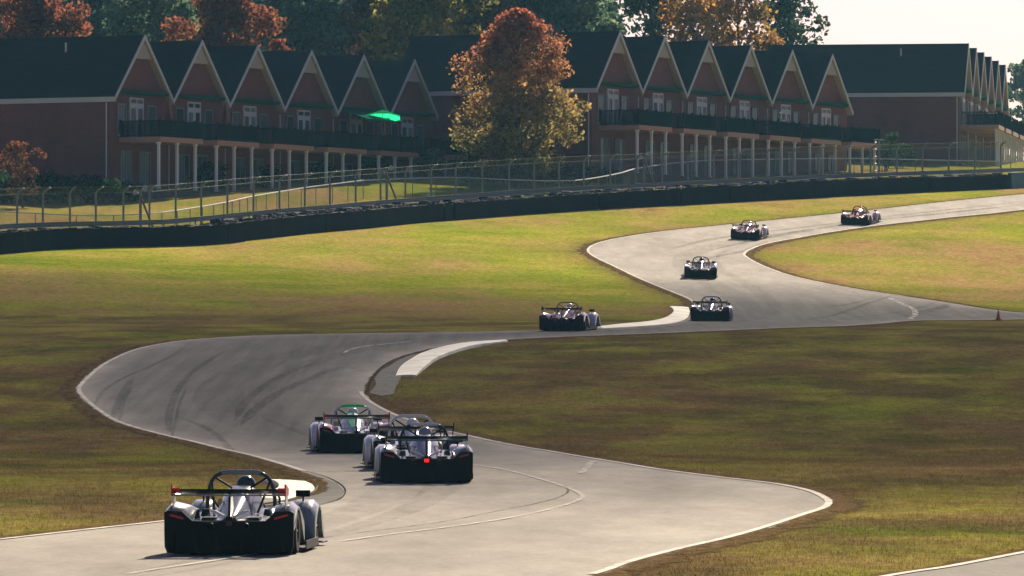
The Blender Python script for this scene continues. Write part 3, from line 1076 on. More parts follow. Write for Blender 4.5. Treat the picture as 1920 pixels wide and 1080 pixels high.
def leaves(rg, centres, radii, per, size, pal, zlo, zhi, mixmode):
    """leaf quads in clumps; pal: list of colours; the palette index follows height (mixmode 'height') or the clump"""
    P = []; Cc = []
    pal = np.array(pal)
    for c, r in zip(centres, radii):
        k = max(6, int(per * r * r))
        u = rg.normal(size=(k, 3)); u /= np.linalg.norm(u, axis=1)[:, None]
        rad = r * rg.random(k) ** 0.45
        q = c + u * rad[:, None] * np.array([1, 1, 0.75])
        P.append(q)
        if mixmode == 'height':
            t = np.clip((q[:, 2] - zlo) / (zhi - zlo) + rg.normal(0, 0.10, k) + rg.normal(0, 0.07), 0, 0.999) * (len(pal) - 1)
        else:
            t = np.clip(rg.random() * (len(pal) - 1) + rg.normal(0, 0.35, k), 0, len(pal) - 1.001)
        i = np.clip(t.astype(int), 0, len(pal) - 2); f = (t - i)[:, None]
        cc = pal[i] * (1 - f) + pal[i + 1] * f
        Cc.append(cc * rg.uniform(0.6, 1.45, (k, 1)))
    P = np.concatenate(P); Cc = np.concatenate(Cc)
    n = len(P)
    A = rg.normal(size=(n, 3)); A /= np.linalg.norm(A, axis=1)[:, None]
    Bv = np.cross(A, rg.normal(size=(n, 3))); Bv /= np.linalg.norm(Bv, axis=1)[:, None]
    s = size * rg.uniform(0.6, 1.35, (n, 1))
    return P, A * s, Bv * s * 0.7, np.clip(Cc, 0.004, 0.9)


def tree(name, label, cat_group, loc, H, W, pal, seed, per=110, size=0.13, trunk=0.25, bare=0.22, shape='round', mode='height', clumps=60, lean=0.0, sparse=1.0):
    rg = np.random.default_rng(seed)
    root = empty(name, loc)
    tag(root, label, 'tree', cat_group)
    zb = H * bare
    cen = []; rad = []
    for i in range(clumps):
        t = rg.random() ** 0.85
        z = zb + (H - zb) * t
        if shape == 'round': prof = math.sin(math.pi * min(1, 0.14 + 0.80 * t)) ** 0.65
        elif shape == 'cone': prof = (1 - t) ** 0.8 * 0.95 + 0.10
        elif shape == 'egg': prof = min(1.0, 0.62 + 1.6 * t) * (1 - (max(0, t - 0.30) / 0.70) ** 2.3) + 0.05
        elif shape == 'tall': prof = 0.35 + 0.65 * math.sin(math.pi * (0.1 + 0.85 * t))
        else: prof = math.sqrt(max(0.02, 1 - (2 * t - 1) ** 2))
        a = rg.random() * 2 * math.pi
        rr = (W / 2) * prof * (rg.random() ** 0.5) * rg.uniform(0.75, 1.1)
        r = (0.115 if shape != 'cone' else 0.09) * (H + W) / 2 * rg.uniform(0.6, 1.15) * (0.6 + 0.5 * prof)
        cen.append((rr * math.cos(a) + lean * z, rr * math.sin(a), z)); rad.append(r)
    cen = np.array(cen)
    cen[:, 2] = np.minimum(cen[:, 2], H - np.array(rad) * 0.75)
    P, A, Bv, Cc = leaves(rg, cen, np.array(rad), per * sparse, size, pal, zb, H, mode)
    me = quad_mesh('crown', P, A, Bv, Cc)
    put('crown', me, root, M['leaf'])
    # trunk and limbs that reach into the clumps
    mb = MB()
    top = H * (0.93 if shape in ('cone', 'tall') else 0.72)
    path = []; rs = []
    for i in range(7):
        t = i / 6
        path.append((lean * top * t + 0.12 * math.sin(i * 1.7 + seed), 0.12 * math.cos(i * 2.1 + seed), -0.8 + (top + 0.8) * t)); rs.append(trunk * (1 - 0.82 * t) + 0.015)
    mb.tube(path, rs, 8)
    order = rg.permutation(len(cen))[:min(len(cen), 22)]
    for j in order:
        c = cen[j]
        z0 = max(zb * 0.8, c[2] - math.hypot(c[0], c[1]) * (0.8 if shape != 'cone' else 0.25) - 0.3)
        z0 = min(z0, top * 0.95)
        t = z0 / top
        b0 = Vector((lean * z0, 0, z0)); e = Vector(c)
        mid = b0.lerp(e, 0.5) + Vector((0, 0, 0.25 * rg.random()))
        r0 = trunk * (1 - 0.82 * t) * 0.55 + 0.01
        mb.tube([b0, mid, e], [r0, r0 * 0.6, 0.012], 5)
    mb.build('trunk', M['bark'], root, 50)
    return root


def bush(name, label, cat, group, loc, H, W, D, pal, seed, per=260, size=0.07, clumps=24):
    rg = np.random.default_rng(seed)
    root = empty(name, loc)
    tag(root, label, cat, group)
    cen = np.stack([rg.uniform(-0.5, 0.5, clumps) * W * 0.8, rg.uniform(-0.5, 0.5, clumps) * D * 0.8, rg.uniform(0.15, 0.78, clumps) * H], 1)
    rad = np.minimum(min(W, D, H) * rg.uniform(0.22, 0.34, clumps), H * 0.4)
    P, A, Bv, Cc = leaves(rg, cen, rad, per, size, pal, 0, H, 'clump')
    P[:, 2] = np.maximum(P[:, 2], 0.02)
    put('foliage', quad_mesh('foliage', P, A, Bv, Cc), root, M['leaf'])
    mb = MB()
    for j in range(6):
        c = cen[j]
        mb.tube([(c[0] * 0.3, c[1] * 0.3, -0.2), (c[0] * 0.7, c[1] * 0.7, c[2] * 0.6), tuple(c)], [0.035, 0.025, 0.01], 5)
    mb.build('stem', M['bark'], root)
    return root


RED = [(0.09, 0.052, 0.034), (0.175, 0.068, 0.040), (0.225, 0.088, 0.044), (0.18, 0.056, 0.040)]
HERO = [(0.17, 0.165, 0.062), (0.24, 0.200, 0.070), (0.30, 0.205, 0.074), (0.33, 0.175, 0.072), (0.34, 0.140, 0.070), (0.35, 0.115, 0.070)]
DKGREEN = [(0.055, 0.105, 0.085), (0.080, 0.140, 0.105), (0.110, 0.170, 0.110)]
GREEN = [(0.070, 0.125, 0.080), (0.105, 0.170, 0.092), (0.155, 0.205, 0.095)]
OLIVE = [(0.10, 0.10, 0.030), (0.20, 0.18, 0.045), (0.34, 0.29, 0.06), (0.24, 0.22, 0.05)]
GOLD = [(0.17, 0.115, 0.045), (0.30, 0.185, 0.055), (0.46, 0.270, 0.065), (0.36, 0.185, 0.055)]
BROWN = [(0.07, 0.045, 0.026), (0.12, 0.055, 0.03), (0.16, 0.06, 0.03)]
PINE = [(0.024, 0.050, 0.022), (0.045, 0.075, 0.028), (0.070, 0.100, 0.036)]
HEDGE = [(0.010, 0.030, 0.014), (0.018, 0.045, 0.020), (0.03, 0.06, 0.024)]

# the big tree before the middle row
tp = at(972, 437)
tree('maple_tree', 'big autumn tree, red top and olive skirt, between the two apartment rows', None, tp, 12.3, 8.2, HERO, 11, per=115, size=0.12, trunk=0.24, bare=0.10, clumps=190, shape='egg')
tp = at(40, 398)
tree('maple_tree', 'small orange tree in front of the windowless side wall at far left', None, tp, 4.2, 3.4, BROWN, 12, per=330, size=0.075, trunk=0.09, bare=0.2, clumps=40)
# orange trees behind the left row
for px, d, row, wpx, seed, lab in ((70, 452, -40, 250, 21, 'orange autumn tree above the long roof at the far left'),
                                   (415, 462, -45, 215, 22, 'red-orange autumn tree above the second and third gables'),
                                   (525, 468, 72, 66, 23, 'low red shrub-like tree peeping over the third gable')):
    p = at(px, d); H = (HOR - row) * d / F - p.z
    tree('maple_tree', lab, 'orange trees behind the left row', p, H, wpx * d / F, RED, seed, per=150, size=0.14, trunk=0.22, clumps=80 if wpx > 100 else 34, bare=0.15)

# the wood behind: tall trees, staggered rows
wood = [
    # px, d, top row, width px, palette, shape, seed, label
    (-20, 520, -150, 300, DKGREEN, 'tall', 'dark green wood tree at the far left edge, behind the orange tree'),
    (205, 525, -170, 200, DKGREEN, 'tall', 'dark green tree rising between the two orange trees'),
    (285, 505, -120, 150, GREEN, 'tall', 'slender green tree just left of the red-orange tree'),
    (560, 500, -140, 170, DKGREEN, 'tall', 'dark tree right of the red-orange tree, above the fourth gable'),
    (640, 515, -160, 190, GREEN, 'tall', 'bluish green tree above the fifth gable'),
    (700, 505, -60, 130, BROWN, 'round', 'russet tree above the last gable of the left row'),
    (770, 500, -120, 170, OLIVE, 'tall', 'yellow-olive tree left of the middle row roof ridge'),
    (850, 506, -110, 150, OLIVE, 'tall', 'yellow tree with a dark trunk above the middle row roof'),
    (905, 512, -90, 120, BROWN, 'round', 'reddish tree right behind the big autumn tree'),
    (1010, 520, -130, 170, DKGREEN, 'tall', 'dark tree behind the top of the big autumn tree'),
    (1085, 525, -140, 150, GREEN, 'tall', 'green tree above the left part of the middle row roof'),
    (1135, 515, 32, 110, GREEN, 'round', 'lower green tree beside the gap of sky'),
    (1222, 528, -130, 110, PINE, 'tall', 'thin dark tree with open crown right of the gap of sky'),
    (1300, 522, -75, 135, GOLD, 'round', 'golden tree above the second gable of the middle row'),
    (1385, 528, -80, 150, GOLD, 'round', 'golden-brown tree above the third and fourth gables of the middle row'),
    (1480, 560, -70, 120, PINE, 'tall', 'green pine with feathery limbs against the pale sky'),
]
for i, (px, d, row, w, pal, shp, lab) in enumerate(wood):
    p = at(px, d); H = (HOR - row) * d / F - p.z
    tree('wood_tree', lab, 'trees of the wood behind the apartments', p, H, w * d / F, pal, 100 + i, per=70, size=0.20, trunk=0.26, clumps=85, shape=shp,
         mode='clump', bare=0.12, sparse=0.55 if px in (1222, 1480) else (0.50 if pal is GOLD else 1.0))
# second and third rows, deeper and darker
rr = random.Random(4)
deep = []
for d0, n_, x0, x1 in ((575, 13, -60, 1075), (640, 13, -80, 1070)):
    for k in range(n_):
        px = x0 + (x1 - x0) * (k + rr.uniform(-0.2, 0.2)) / (n_ - 1)
        deep.append((px, d0 + rr.uniform(-18, 18), rr.uniform(-190, -90)))
deep_marks = ['leftmost', 'second from the left', 'third from the left', 'fourth from the left', 'fifth from the left', 'sixth from the left', 'seventh from the left',
              'eighth from the left', 'ninth from the left', 'tenth from the left', 'eleventh from the left', 'twelfth from the left', 'rightmost']
for i, (px, d, row) in enumerate(deep):
    p = at(px, d); H = (HOR - row) * d / F - p.z
    if i < 13: lab = 'hazy dark tree in the wood, %s of the nearer back row' % deep_marks[i]
    else: lab = 'hazy dark tree in the wood, %s of the deepest row' % deep_marks[i - 13]
    tree('wood_tree', lab, 'trees of the wood behind the apartments', p, H, rr.uniform(150, 200) * d / F, [DKGREEN, GREEN, DKGREEN, BROWN][i % 4] if i % 7 else OLIVE, 300 + i,
         per=42, size=0.27, trunk=0.26, clumps=75, shape='tall', mode='clump', bare=0.05)
p = at(1925, 760)
tree('wood_tree', 'pale hazy tree at the right edge beyond the far row', 'trees of the wood behind the apartments', p, (HOR - 108) * 760 / F - p.z, 6.6, GREEN, 77, per=60, size=0.24, trunk=0.3, clumps=60, shape='round', mode='clump', bare=0.05)

# shrubs along the building feet
shrubs = [
    (10, 403, 2.2, 2.8, 'hedge shrub at the left edge below the side wall'), (75, 404, 2.3, 2.8, 'second hedge shrub from the left edge, below the side wall'),
    (140, 405, 2.1, 2.8, 'third hedge shrub from the left edge, below the side wall'), (196, 406, 2.0, 2.4, 'hedge shrub at the downspout corner of the left row'),
    (243, 409, 1.3, 1.7, 'dark shrub under the first deck of the left row'), (390, 421, 2.3, 2.3, 'round shrub between the first and second porches of the left row'),
    (500, 428, 1.6, 1.8, 'shrub between the second and third porches of the left row'), (600, 434, 1.6, 1.8, 'shrub between the third and fourth porches of the left row'),
    (700, 440, 1.7, 1.8, 'shrub between the fourth and fifth porches of the left row'), (808, 446, 2.3, 1.8, 'leafy shrub at the last porch of the left row'),
    (890, 440, 2.2, 2.8, 'shrub left of the big autumn tree trunk'), (955, 438, 1.6, 3.0, 'shrub under the big autumn tree'), (1035, 441, 1.7, 3.0, 'shrub right of the big autumn tree trunk'),
    (1085, 443, 1.4, 2.2, 'shrub at the near corner of the middle row'), (1140, 446, 1.1, 2.2, 'low shrub under the first deck of the middle row'),
    (1655, 492, 3.3, 2.4, 'tall dark shrub at the far end of the middle row'), (1690, 500, 2.2, 2.2, 'low dark shrub between the middle and the far row'),
]
for i, (px, d, h, w, lab) in enumerate(shrubs):
    bush('shrub', lab, 'shrub', 'shrubs along the apartment rows', at(px, d), h, w, min(w, 1.8), HEDGE if i not in (9, 11) else GREEN, 500 + i, per=230 if h < 2 else 170, size=0.085)

# ---------------------------------------------------------------- tyre barriers
BW = [(-90, 480), (0, 475), (100, 466.5), (210, 462.5), (300, 461), (400, 457), (500, 447), (600, 436), (700, 427), (800, 417), (900, 409), (1000, 401), (1100, 394), (1200, 388),
      (1265, 384.5), (1330, 380.5), (1440, 374.5), (1560, 368.5), (1700, 362), (1800, 357.5), (1900, 353.5), (2010, 349)]
bw = gxy(BW)
bwv = resample(bw, 0.5)


def perp(P, i, k=3):
    t = (P[min(i + k, len(P) - 1)] - P[max(i - k, 0)]).normalized()
    return t, Vector((-t.y, t.x))          # tangent and the normal pointing away from the track


tyre_me = MB().lathe([(0.19, -0.095), (0.29, -0.105), (0.325, -0.07), (0.325, 0.07), (0.29, 0.105), (0.19, 0.095)], 12, closed=True).mesh('tyre', 50)


def px_of(p):
    return 960 + F * p.x / p.y


barr = [(-90, 452, 1.12, 1, 'smooth black tyre barrier at the far left'),
        (452, 850, 1.10, 2, 'heaped tyre barrier with loose tyres on top, left of centre'),
        (850, 1268, 1.06, 2, 'long straight tyre barrier below the big autumn tree'),
        (1268, 1560, 1.12, 2, 'tyre barrier stepping forward above the far bend'),
        (1560, 1896, 1.04, 2, 'tyre barrier at the right, above the last two cars')]
rb = random.Random(8)
for bi, (a, b_, hgt, rows, lab) in enumerate(barr):
    ids = [i for i, p in enumerate(bwv) if a <= px_of(p) < b_]
    i0, i1 = ids[0], ids[-1]
    c = bwv[(i0 + i1) // 2]
    root = empty('tyre_barrier', (c.x, c.y, float(tz(c.x, c.y))))
    tag(root, lab, 'barrier', 'tyre barriers along the outside of the track')
    org = root.location
    shift = -0.35 if bi in (0, 3) else 0.0
    # facing belts, one per run of about 6 m, each slightly out of line
    run = 12
    for j in range(i0, i1, run):
        seg = list(range(j, min(j + run, i1) + 1))
        if len(seg) < 2: continue
        mb = MB(); secs = []
        e = rb.uniform(-0.06, 0.06); hh = hgt + rb.uniform(-0.05, 0.04)
        for i in seg:
            p = bwv[i]; t, nr = perp(bwv, i)
            q = p + nr * (shift + e)
            z = float(tz(q.x, q.y))
            wv = 0.03 * math.sin(i * 1.3) 
            loop = []
            for off, zz in ((0, -0.15), (wv, hh * 0.5), (0.0, hh + 0.02 * math.sin(i * 2.2)), (0.035, hh + 0.02 * math.sin(i * 2.2)), (0.035 + wv, hh * 0.5), (0.035, -0.15)):
                s = q + nr * off
                loop.append((s.x - org.x, s.y - org.y, z + zz - org.z))
            secs.append(loop)
        mb.loft(secs)
        mb.build('belt', M['belt'], root, 40)
    # tyres: the top course piece by piece, the courses below as one mass
    low = MB()
    seg_p = resample([tuple(p) for p in bwv[i0:i1 + 1]], 0.67)
    for r_ in range(rows + 1):
        for i in range(len(seg_p)):
            p = seg_p[i]; t, nr = perp(seg_p, i)
            q = p + nr * (shift + 0.46 + 0.66 * r_) + t * (0.33 * (r_ % 2) + rb.uniform(-0.05, 0.05))
            z = float(tz(q.x, q.y))
            lift = 0.0
            if bi == 1 and r_ > 0 and rb.random() < 0.5: lift = 0.10
            elif r_ > 0 and rb.random() < 0.2: lift = 0.08
            elif rb.random() < 0.12: lift = 0.05
            top = hgt - 0.16 + lift + rb.uniform(-0.03, 0.03)
            o = put('tyre', tyre_me, root, M['dusty'] if rb.random() < (0.4 if rows == 1 else 0.6) else M['rubber'],
                    (q.x - org.x, q.y - org.y, z + top - org.z), (rb.uniform(-0.09, 0.09), rb.uniform(-0.09, 0.09), 0))
            low.lathe([(0.31, -0.1), (0.31, top - 0.14)], 6, c=(q.x - org.x, q.y - org.y, z - org.z))
    o = low.build('lower_tyres', M['rubber'], root)
    o['kind'] = 'stuff'

# the green blocks at the right-hand end
ids = [i for i, p in enumerate(bwv) if 1896 <= px_of(p) < 2010]
p0, p1 = bwv[ids[0]], bwv[ids[-1]]
root = empty('block_wall', (p0.x, p0.y, float(tz(p0.x, p0.y))))
tag(root, 'dark green painted barrier at the right edge, past the tyres', 'barrier')
for k in range(3):
    a = p0.lerp(p1, k / 3 + 0.01); b_ = p0.lerp(p1, (k + 1) / 3 - 0.01)
    t = (b_ - a).normalized(); nr = Vector((-t.y, t.x))
    secs = []
    for q in (a, b_):
        z = float(tz(q.x, q.y))
        secs.append([(q.x + nr.x * o_ - p0.x, q.y + nr.y * o_ - p0.y, z + h_ - root.location.z) for o_, h_ in ((0, -0.2), (0.1, 0.35), (0.14, 1.15), (0.4, 1.15), (0.44, 0.35), (0.54, -0.2))])
    MB().loft(secs).build('block', M['greenpaint'], root)


def off_line(P, off, step):
    Q = []
    for i in range(0, len(P)):
        t, nr = perp(P, i, 6)
        Q.append(P[i] + nr * off)
    return resample([tuple(q) for q in Q], step)


# steel guardrail just behind the tyres
gl = off_line(bwv, 3.1, 3.8)
root = empty('guardrail', (gl[0].x, gl[0].y, float(tz(gl[0].x, gl[0].y))))
tag(root, 'steel guardrail running behind the tyre barriers', 'guardrail')
org = root.location
for i, p in enumerate(gl):
    z = float(tz(p.x, p.y))
    put('post', bmesh_once('guard_post', lambda q: q.box(-0.05, 0.05, 0.04, 0.16, -0.3, 1.2)), root, M['galv'], (p.x - org.x, p.y - org.y, z - org.z))
    if i + 1 < len(gl):
        n = gl[i + 1]; zn = float(tz(n.x, n.y))
        secs = []
        for q, zz in ((p, z), (n, zn)):
            secs.append([(q.x - org.x + a, q.y - org.y - 0.02 + 0.0 * a, zz - org.z + h_) for a, h_ in ((0.0, 0.95), (-0.05, 1.02), (0.0, 1.09), (-0.05, 1.16), (0.0, 1.23), (0.02, 1.23), (-0.03, 1.16), (0.02, 1.09), (-0.03, 1.02), (0.02, 0.95))])
        MB().loft(secs).build('rail', M['galv'], root)

# ---------------------------------------------------------------- catch fence with cranked posts
fl0 = off_line(bwv, 4.4, 0.25)
fl = [fl0[0]]
for q in fl0:
    if px_of(q) - px_of(fl[-1]) >= 46.5: fl.append(q)
root = empty('catch_fence', (fl[0].x, fl[0].y, float(tz(fl[0].x, fl[0].y))))
tag(root, 'tall chain-link catch fence with cranked steel posts behind the barriers', 'fence')
org = root.location
post_me = MB().tube([(0, 0, -0.6), (0, 0, 2.74), (0.10, -0.05, 2.90), (0.40, -0.21, 3.10)], 0.062, 8).mesh('fence_post', 50)
FH = 2.77
for i, p in enumerate(fl):
    z = float(tz(p.x, p.y))
    put('post', post_me, root, M['galv'], (p.x - org.x, p.y - org.y, z - org.z), (0, 0, rb.uniform(-0.25, 0.25)))
    if i + 1 < len(fl):
        n = fl[i + 1]; zn = float(tz(n.x, n.y))
        a0 = Vector((p.x - org.x, p.y - org.y, z - org.z)); a1 = Vector((n.x - org.x, n.y - org.y, zn - org.z))
        ar = Vector((0.40, -0.21, 0.33))
        mb = MB()
        mb.add([a0 + Vector((0, 0, 0.05)), a1 + Vector((0, 0, 0.05)), a1 + Vector((0, 0, FH)), a0 + Vector((0, 0, FH)), a1 + Vector((0, 0, FH)) + ar, a0 + Vector((0, 0, FH)) + ar], [(0, 1, 2, 3), (3, 2, 4, 5)])
        mb.build('mesh_panel', M['link'], root)
        for dz, off in ((FH, Vector((0, 0, 0))), (FH, ar)):
            s0 = a0 + off + Vector((0, 0, dz)); s1 = a1 + off + Vector((0, 0, dz))
            MB().tube([s0, s0.lerp(s1, 0.5) - Vector((0, 0, 0.02)), s1], 0.004, 4).build('cable', M['galv'], root)

# low fence farther back with a bright top rail
LF = [(-90, 432), (0, 435), (80, 440), (165, 444), (230, 442), (300, 437), (360, 428), (420, 417), (480, 403), (560, 389), (640, 378), (690, 372), (790, 368), (850, 366), (960, 371), (1060, 373), (1110, 368),
      (1165, 357), (1200, 347), (1310, 333), (1400, 330), (1600, 327), (1760, 330), (1920, 333), (2000, 334)]
lf = resample(gxy(LF), 2.6)
root = empty('low_fence', (lf[0].x, lf[0].y, float(tz(lf[0].x, lf[0].y))))
tag(root, 'low wire fence with a pale top rail on the grass below the apartments', 'fence')
org = root.location
lp_me = MB().tube([(0, 0, -0.4), (0, 0, 1.2)], 0.03, 6).mesh('low_post')
for i, p in enumerate(lf):
    z = float(tz(p.x, p.y))
    put('post', lp_me, root, M['galv'], (p.x - org.x, p.y - org.y, z - org.z))
    if i + 1 < len(lf):
        n = lf[i + 1]; zn = float(tz(n.x, n.y))
        a0 = Vector((p.x - org.x, p.y - org.y, z - org.z)); a1 = Vector((n.x - org.x, n.y - org.y, zn - org.z))
        up = Vector((0, 0, 1.2))
        MB().tube([a0 + up, a1 + up], 0.040, 6).build('rail', M['column'], root)
        MB().add([a0, a1, a1 + up, a0 + up], [(0, 1, 2, 3)]).build('mesh_panel', M['link'], root)


def braced_pole(px, h, label):
    i = min(range(len(fl)), key=lambda k: abs(px_of(fl[k]) - px))
    ft = off_line(bwv, 4.1, 0.4)
    i = min(range(len(ft)), key=lambda k: abs(px_of(ft[k]) - px))
    p = ft[i]; z = float(tz(p.x, p.y))
    root = empty('braced_pole', (p.x, p.y, z))
    tag(root, label, 'pole', 'braced poles in the catch fence')
    MB().tube([(0, 0, -0.5), (0, 0, h)], 0.085, 10).build('post', M['galv'], root, 50)
    MB().tube([(0.02, -0.1, h - 0.35), (1.05, -0.75, 0.0)], 0.06, 8).build('brace', M['rust'], root, 50)
    MB().box(-0.28, 0.28, -0.05, 0.05, h - 0.02, h + 0.05).build('bracket', M['galv'], root)
    for s, zz in ((-0.22, h - 0.12), (0.2, h + 0.12)):
        mb = MB(); mb.lathe([(0.05, -0.16), (0.07, -0.05), (0.17, 0.14), (0.15, 0.145), (0.05, 0.0)], 12)
        mb.build('horn', M['trim'], root, 50, loc=(s, -0.1, zz), rot=(math.radians(80), 0, s * 3))


braced_pole(262, 2.85, 'braced pole with horn speakers in the fence near the left edge')
braced_pole(726, 2.95, 'braced pole with horn speakers below the green parasol')
braced_pole(1207, 2.95, 'braced pole with horn speakers below the first gable of the middle row')
# insulator pole
ft = off_line(bwv, 4.15, 0.4)
p = min(ft, key=lambda q: abs(px_of(q) - 1648)); z = float(tz(p.x, p.y))
root = empty('insulator_pole', (p.x, p.y, z))
tag(root, 'pole with a ladder of white insulators at the far end of the middle row', 'pole')
MB().tube([(0, 0, -0.5), (0, 0, 3.5)], 0.07, 8).build('post', M['galv'], root, 50)
MB().box(-0.35, 0.28, -0.05, 0.05, 3.42, 3.5).build('bracket', M['trim'], root)
for k in range(6):
    zz = 0.75 + 0.5 * k
    MB().tube([(-0.03, -0.05, zz), (-0.24, -0.05, zz)], 0.02, 6).build('arm', M['galv'], root)
    MB().lathe([(0.04, -0.06), (0.09, -0.03), (0.09, 0.03), (0.04, 0.06)], 10, c=(-0.26, -0.05, zz)).build('insulator', M['trim'], root, 50)

# ---------------------------------------------------------------- racing cars (open sports prototypes), local +y forward, rear face at y = 0
def sym(half):
    """closed loop from a half profile given bottom centre to top centre"""
    return half + [(-x, z) for x, z in half[::-1] if x > 1e-6]


def loft_secs(secs):
    return [[(x, y, z) for x, z in sym(h)] for y, h in secs]


def rrect(x0, x1, z0, z1, c=0.06):
    return [(x0, z0), (x1, z0), (x1, z1 - c), (x1 - c, z1), (x0 + c, z1), (x0, z1 - c)]


CM = {}


def cmesh(key, mb, smooth=40, subd=0):
    me = mb.mesh(key, smooth)
    CM[key] = (me, subd)


body = loft_secs([
    (4.12, [(0, .13), (.22, .13), (.27, .15), (.26, .19), (.14, .22), (0, .23)]),
    (3.70, [(0, .10), (.33, .10), (.38, .18), (.34, .29), (.18, .35), (0, .36)]),
    (3.00, [(0, .08), (.42, .08), (.48, .26), (.43, .42), (.26, .50), (0, .52)]),
    (2.45, [(0, .07), (.70, .07), (.76, .26), (.62, .46), (.42, .56), (0, .58)]),
    (2.38, [(0, .07), (.72, .07), (.78, .27), (.64, .46), (.44, .56), (0, .34)]),
    (1.62, [(0, .07), (.76, .07), (.82, .32), (.66, .50), (.46, .60), (0, .32)]),
    (1.55, [(0, .07), (.76, .07), (.82, .33), (.66, .50), (.46, .60), (0, .60)]),
    (0.90, [(0, .09), (.66, .09), (.72, .34), (.58, .48), (.34, .54), (0, .55)]),
    (0.02, [(0, .16), (.54, .16), (.57, .34), (.52, .46), (.30, .475), (0, .475)]),
])
cmesh('body', MB().loft(body), 35)
cmesh('engine_cover', MB().loft(loft_secs([
    (1.58, [(0, .50), (.30, .50), (.30, .66), (.22, .84), (.12, .90), (0, .91)]),
    (1.20, [(0, .50), (.29, .50), (.27, .64), (.19, .79), (.10, .85), (0, .86)]),
    (0.70, [(0, .48), (.26, .48), (.22, .57), (.15, .67), (.08, .72), (0, .73)]),
    (0.30, [(0, .46), (.20, .46), (.16, .51), (.10, .57), (.05, .60), (0, .60)]),
    (0.04, [(0, .44), (.13, .44), (.10, .48), (.06, .51), (.03, .52), (0, .52)])])), 40)


def fender(x0, x1, prof, sgn, drop=0.0):
    secs = []
    for y, zt, zb, inn in prof:
        lp = rrect(x0 + inn, x1, zb, zt, 0.075)
        if drop:
            lp[4] = (lp[4][0] + 0.02, zt - 0.45 * drop); lp[5] = (lp[5][0], max(zb + 0.01, zt - 0.075 - drop))
        secs.append([(sgn * x, y, z) for x, z in lp])
    return MB().loft(secs)


for s, q in ((-1, 'l'), (1, 'r')):
    cmesh('rear_fender_' + q, fender(.50, .88, [(0.0, .60, .34, .10), (.06, .655, .34, .06), (.22, .70, .38, .03), (.50, .725, .60, .0), (.80, .70, .60, .0), (1.10, .62, .40, .02), (1.38, .50, .20, .06), (1.46, .42, .12, .08)], s, 0.12), 50)
    cmesh('front_fender_' + q, fender(.52, .90, [(2.72, .46, .10, .10), (2.82, .55, .12, .06), (3.02, .64, .40, .0), (3.30, .67, .57, .0), (3.60, .63, .50, .0), (3.82, .52, .22, .02), (3.98, .36, .12, .04), (4.10, .20, .10, .08)], s), 50)
    cmesh('mirror_' + q, MB().box(s * .70 - .10, s * .70 + .10, 3.02, 3.10, .715, .805).tube([(s * .70, 3.08, .60), (s * .70, 3.07, .72)], .014, 6), 30)
    cmesh('glint_lip_' + q, MB().prism([(s * .045, .50), (s * .24, .585), (s * .27, .615), (s * .19, .61), (s * .05, .535)][::s], -.01, .10, 'y'), 0)  # rear lip of the cover, painted white to stand for its V-shaped highlight
    # tail lamp: a slanting red bar in the rear panel
    cmesh('tail_light_' + q, MB().prism([(s * .62, .485), (s * .80, .535), (s * .80, .565), (s * .62, .515)][::s], -.052, -.041, 'y'), 0)
    cmesh('endplate_' + q, MB().prism([(-.10, .84), (.30, .84), (.30, .93), (.10, .97), (-.10, 1.0)], s * .800, s * .822, 'x'), 0)
    cmesh('wing_tip_' + q, MB().prism([(y - .012, z + (.012 if i < 5 else -.012)) for i, (y, z) in enumerate([(-.05, .935), (.04, .922), (.14, .905), (.24, .884), (.29, .868), (.25, .862), (.14, .868), (.04, .888), (-.05, .925)])], s * .70, s * .798, 'x'), 0)
    cmesh('wing_stay_' + q, MB().prism([(.02, .655), (.26, .69), (.24, .84), (-.04, .84)], s * .797, s * .813, 'x'), 0)
    cmesh('wheel_rear_' + q, MB().lathe([(.17, -.14), (.29, -.145), (.315, -.11), (.315, .11), (.29, .145), (.17, .14)], 24, 'x', (s * .725, .66, .315), closed=True), 40)
    cmesh('wheel_front_' + q, MB().lathe([(.17, -.115), (.275, -.12), (.30, -.09), (.30, .09), (.275, .12), (.17, .115)], 24, 'x', (s * .745, 3.28, .30), closed=True), 40)
    def rim(cx, cy, cz, w):
        mb = MB().lathe([(.175, -w), (.175, w)], 18, 'x', (cx, cy, cz))
        for k in range(6):
            a = k * math.pi / 3
            mb.tube([(cx + s * (w + .008), cy, cz), (cx + s * (w + .012), cy + .16 * math.cos(a), cz + .16 * math.sin(a))], .022, 5)
        return mb
    cmesh('rim_rear_' + q, rim(s * .725, .66, .315, .10), 40)
    cmesh('rim_front_' + q, rim(s * .745, 3.28, .30, .09), 40)
    cmesh('side_blade_' + q, MB().box(s * .74 if s > 0 else -.93, .93 if s > 0 else -.74, 1.2, 3.0, .045, .065).box(s * .925 - .008, s * .925 + .008, 1.2, 2.9, .045, .16), 0)
    cmesh('exhaust_' + q, MB().lathe([(.03, -.05), (.045, -.05), (.045, .12), (.03, .12)], 12, 'z', (0, 0, 0), closed=True), 40)
    cmesh('duct_' + q, MB().prism([(s * .36, .50), (s * .50, .50), (s * .47, .60), (s * .38, .60)][::s], .95, 1.5, 'y'), 30)

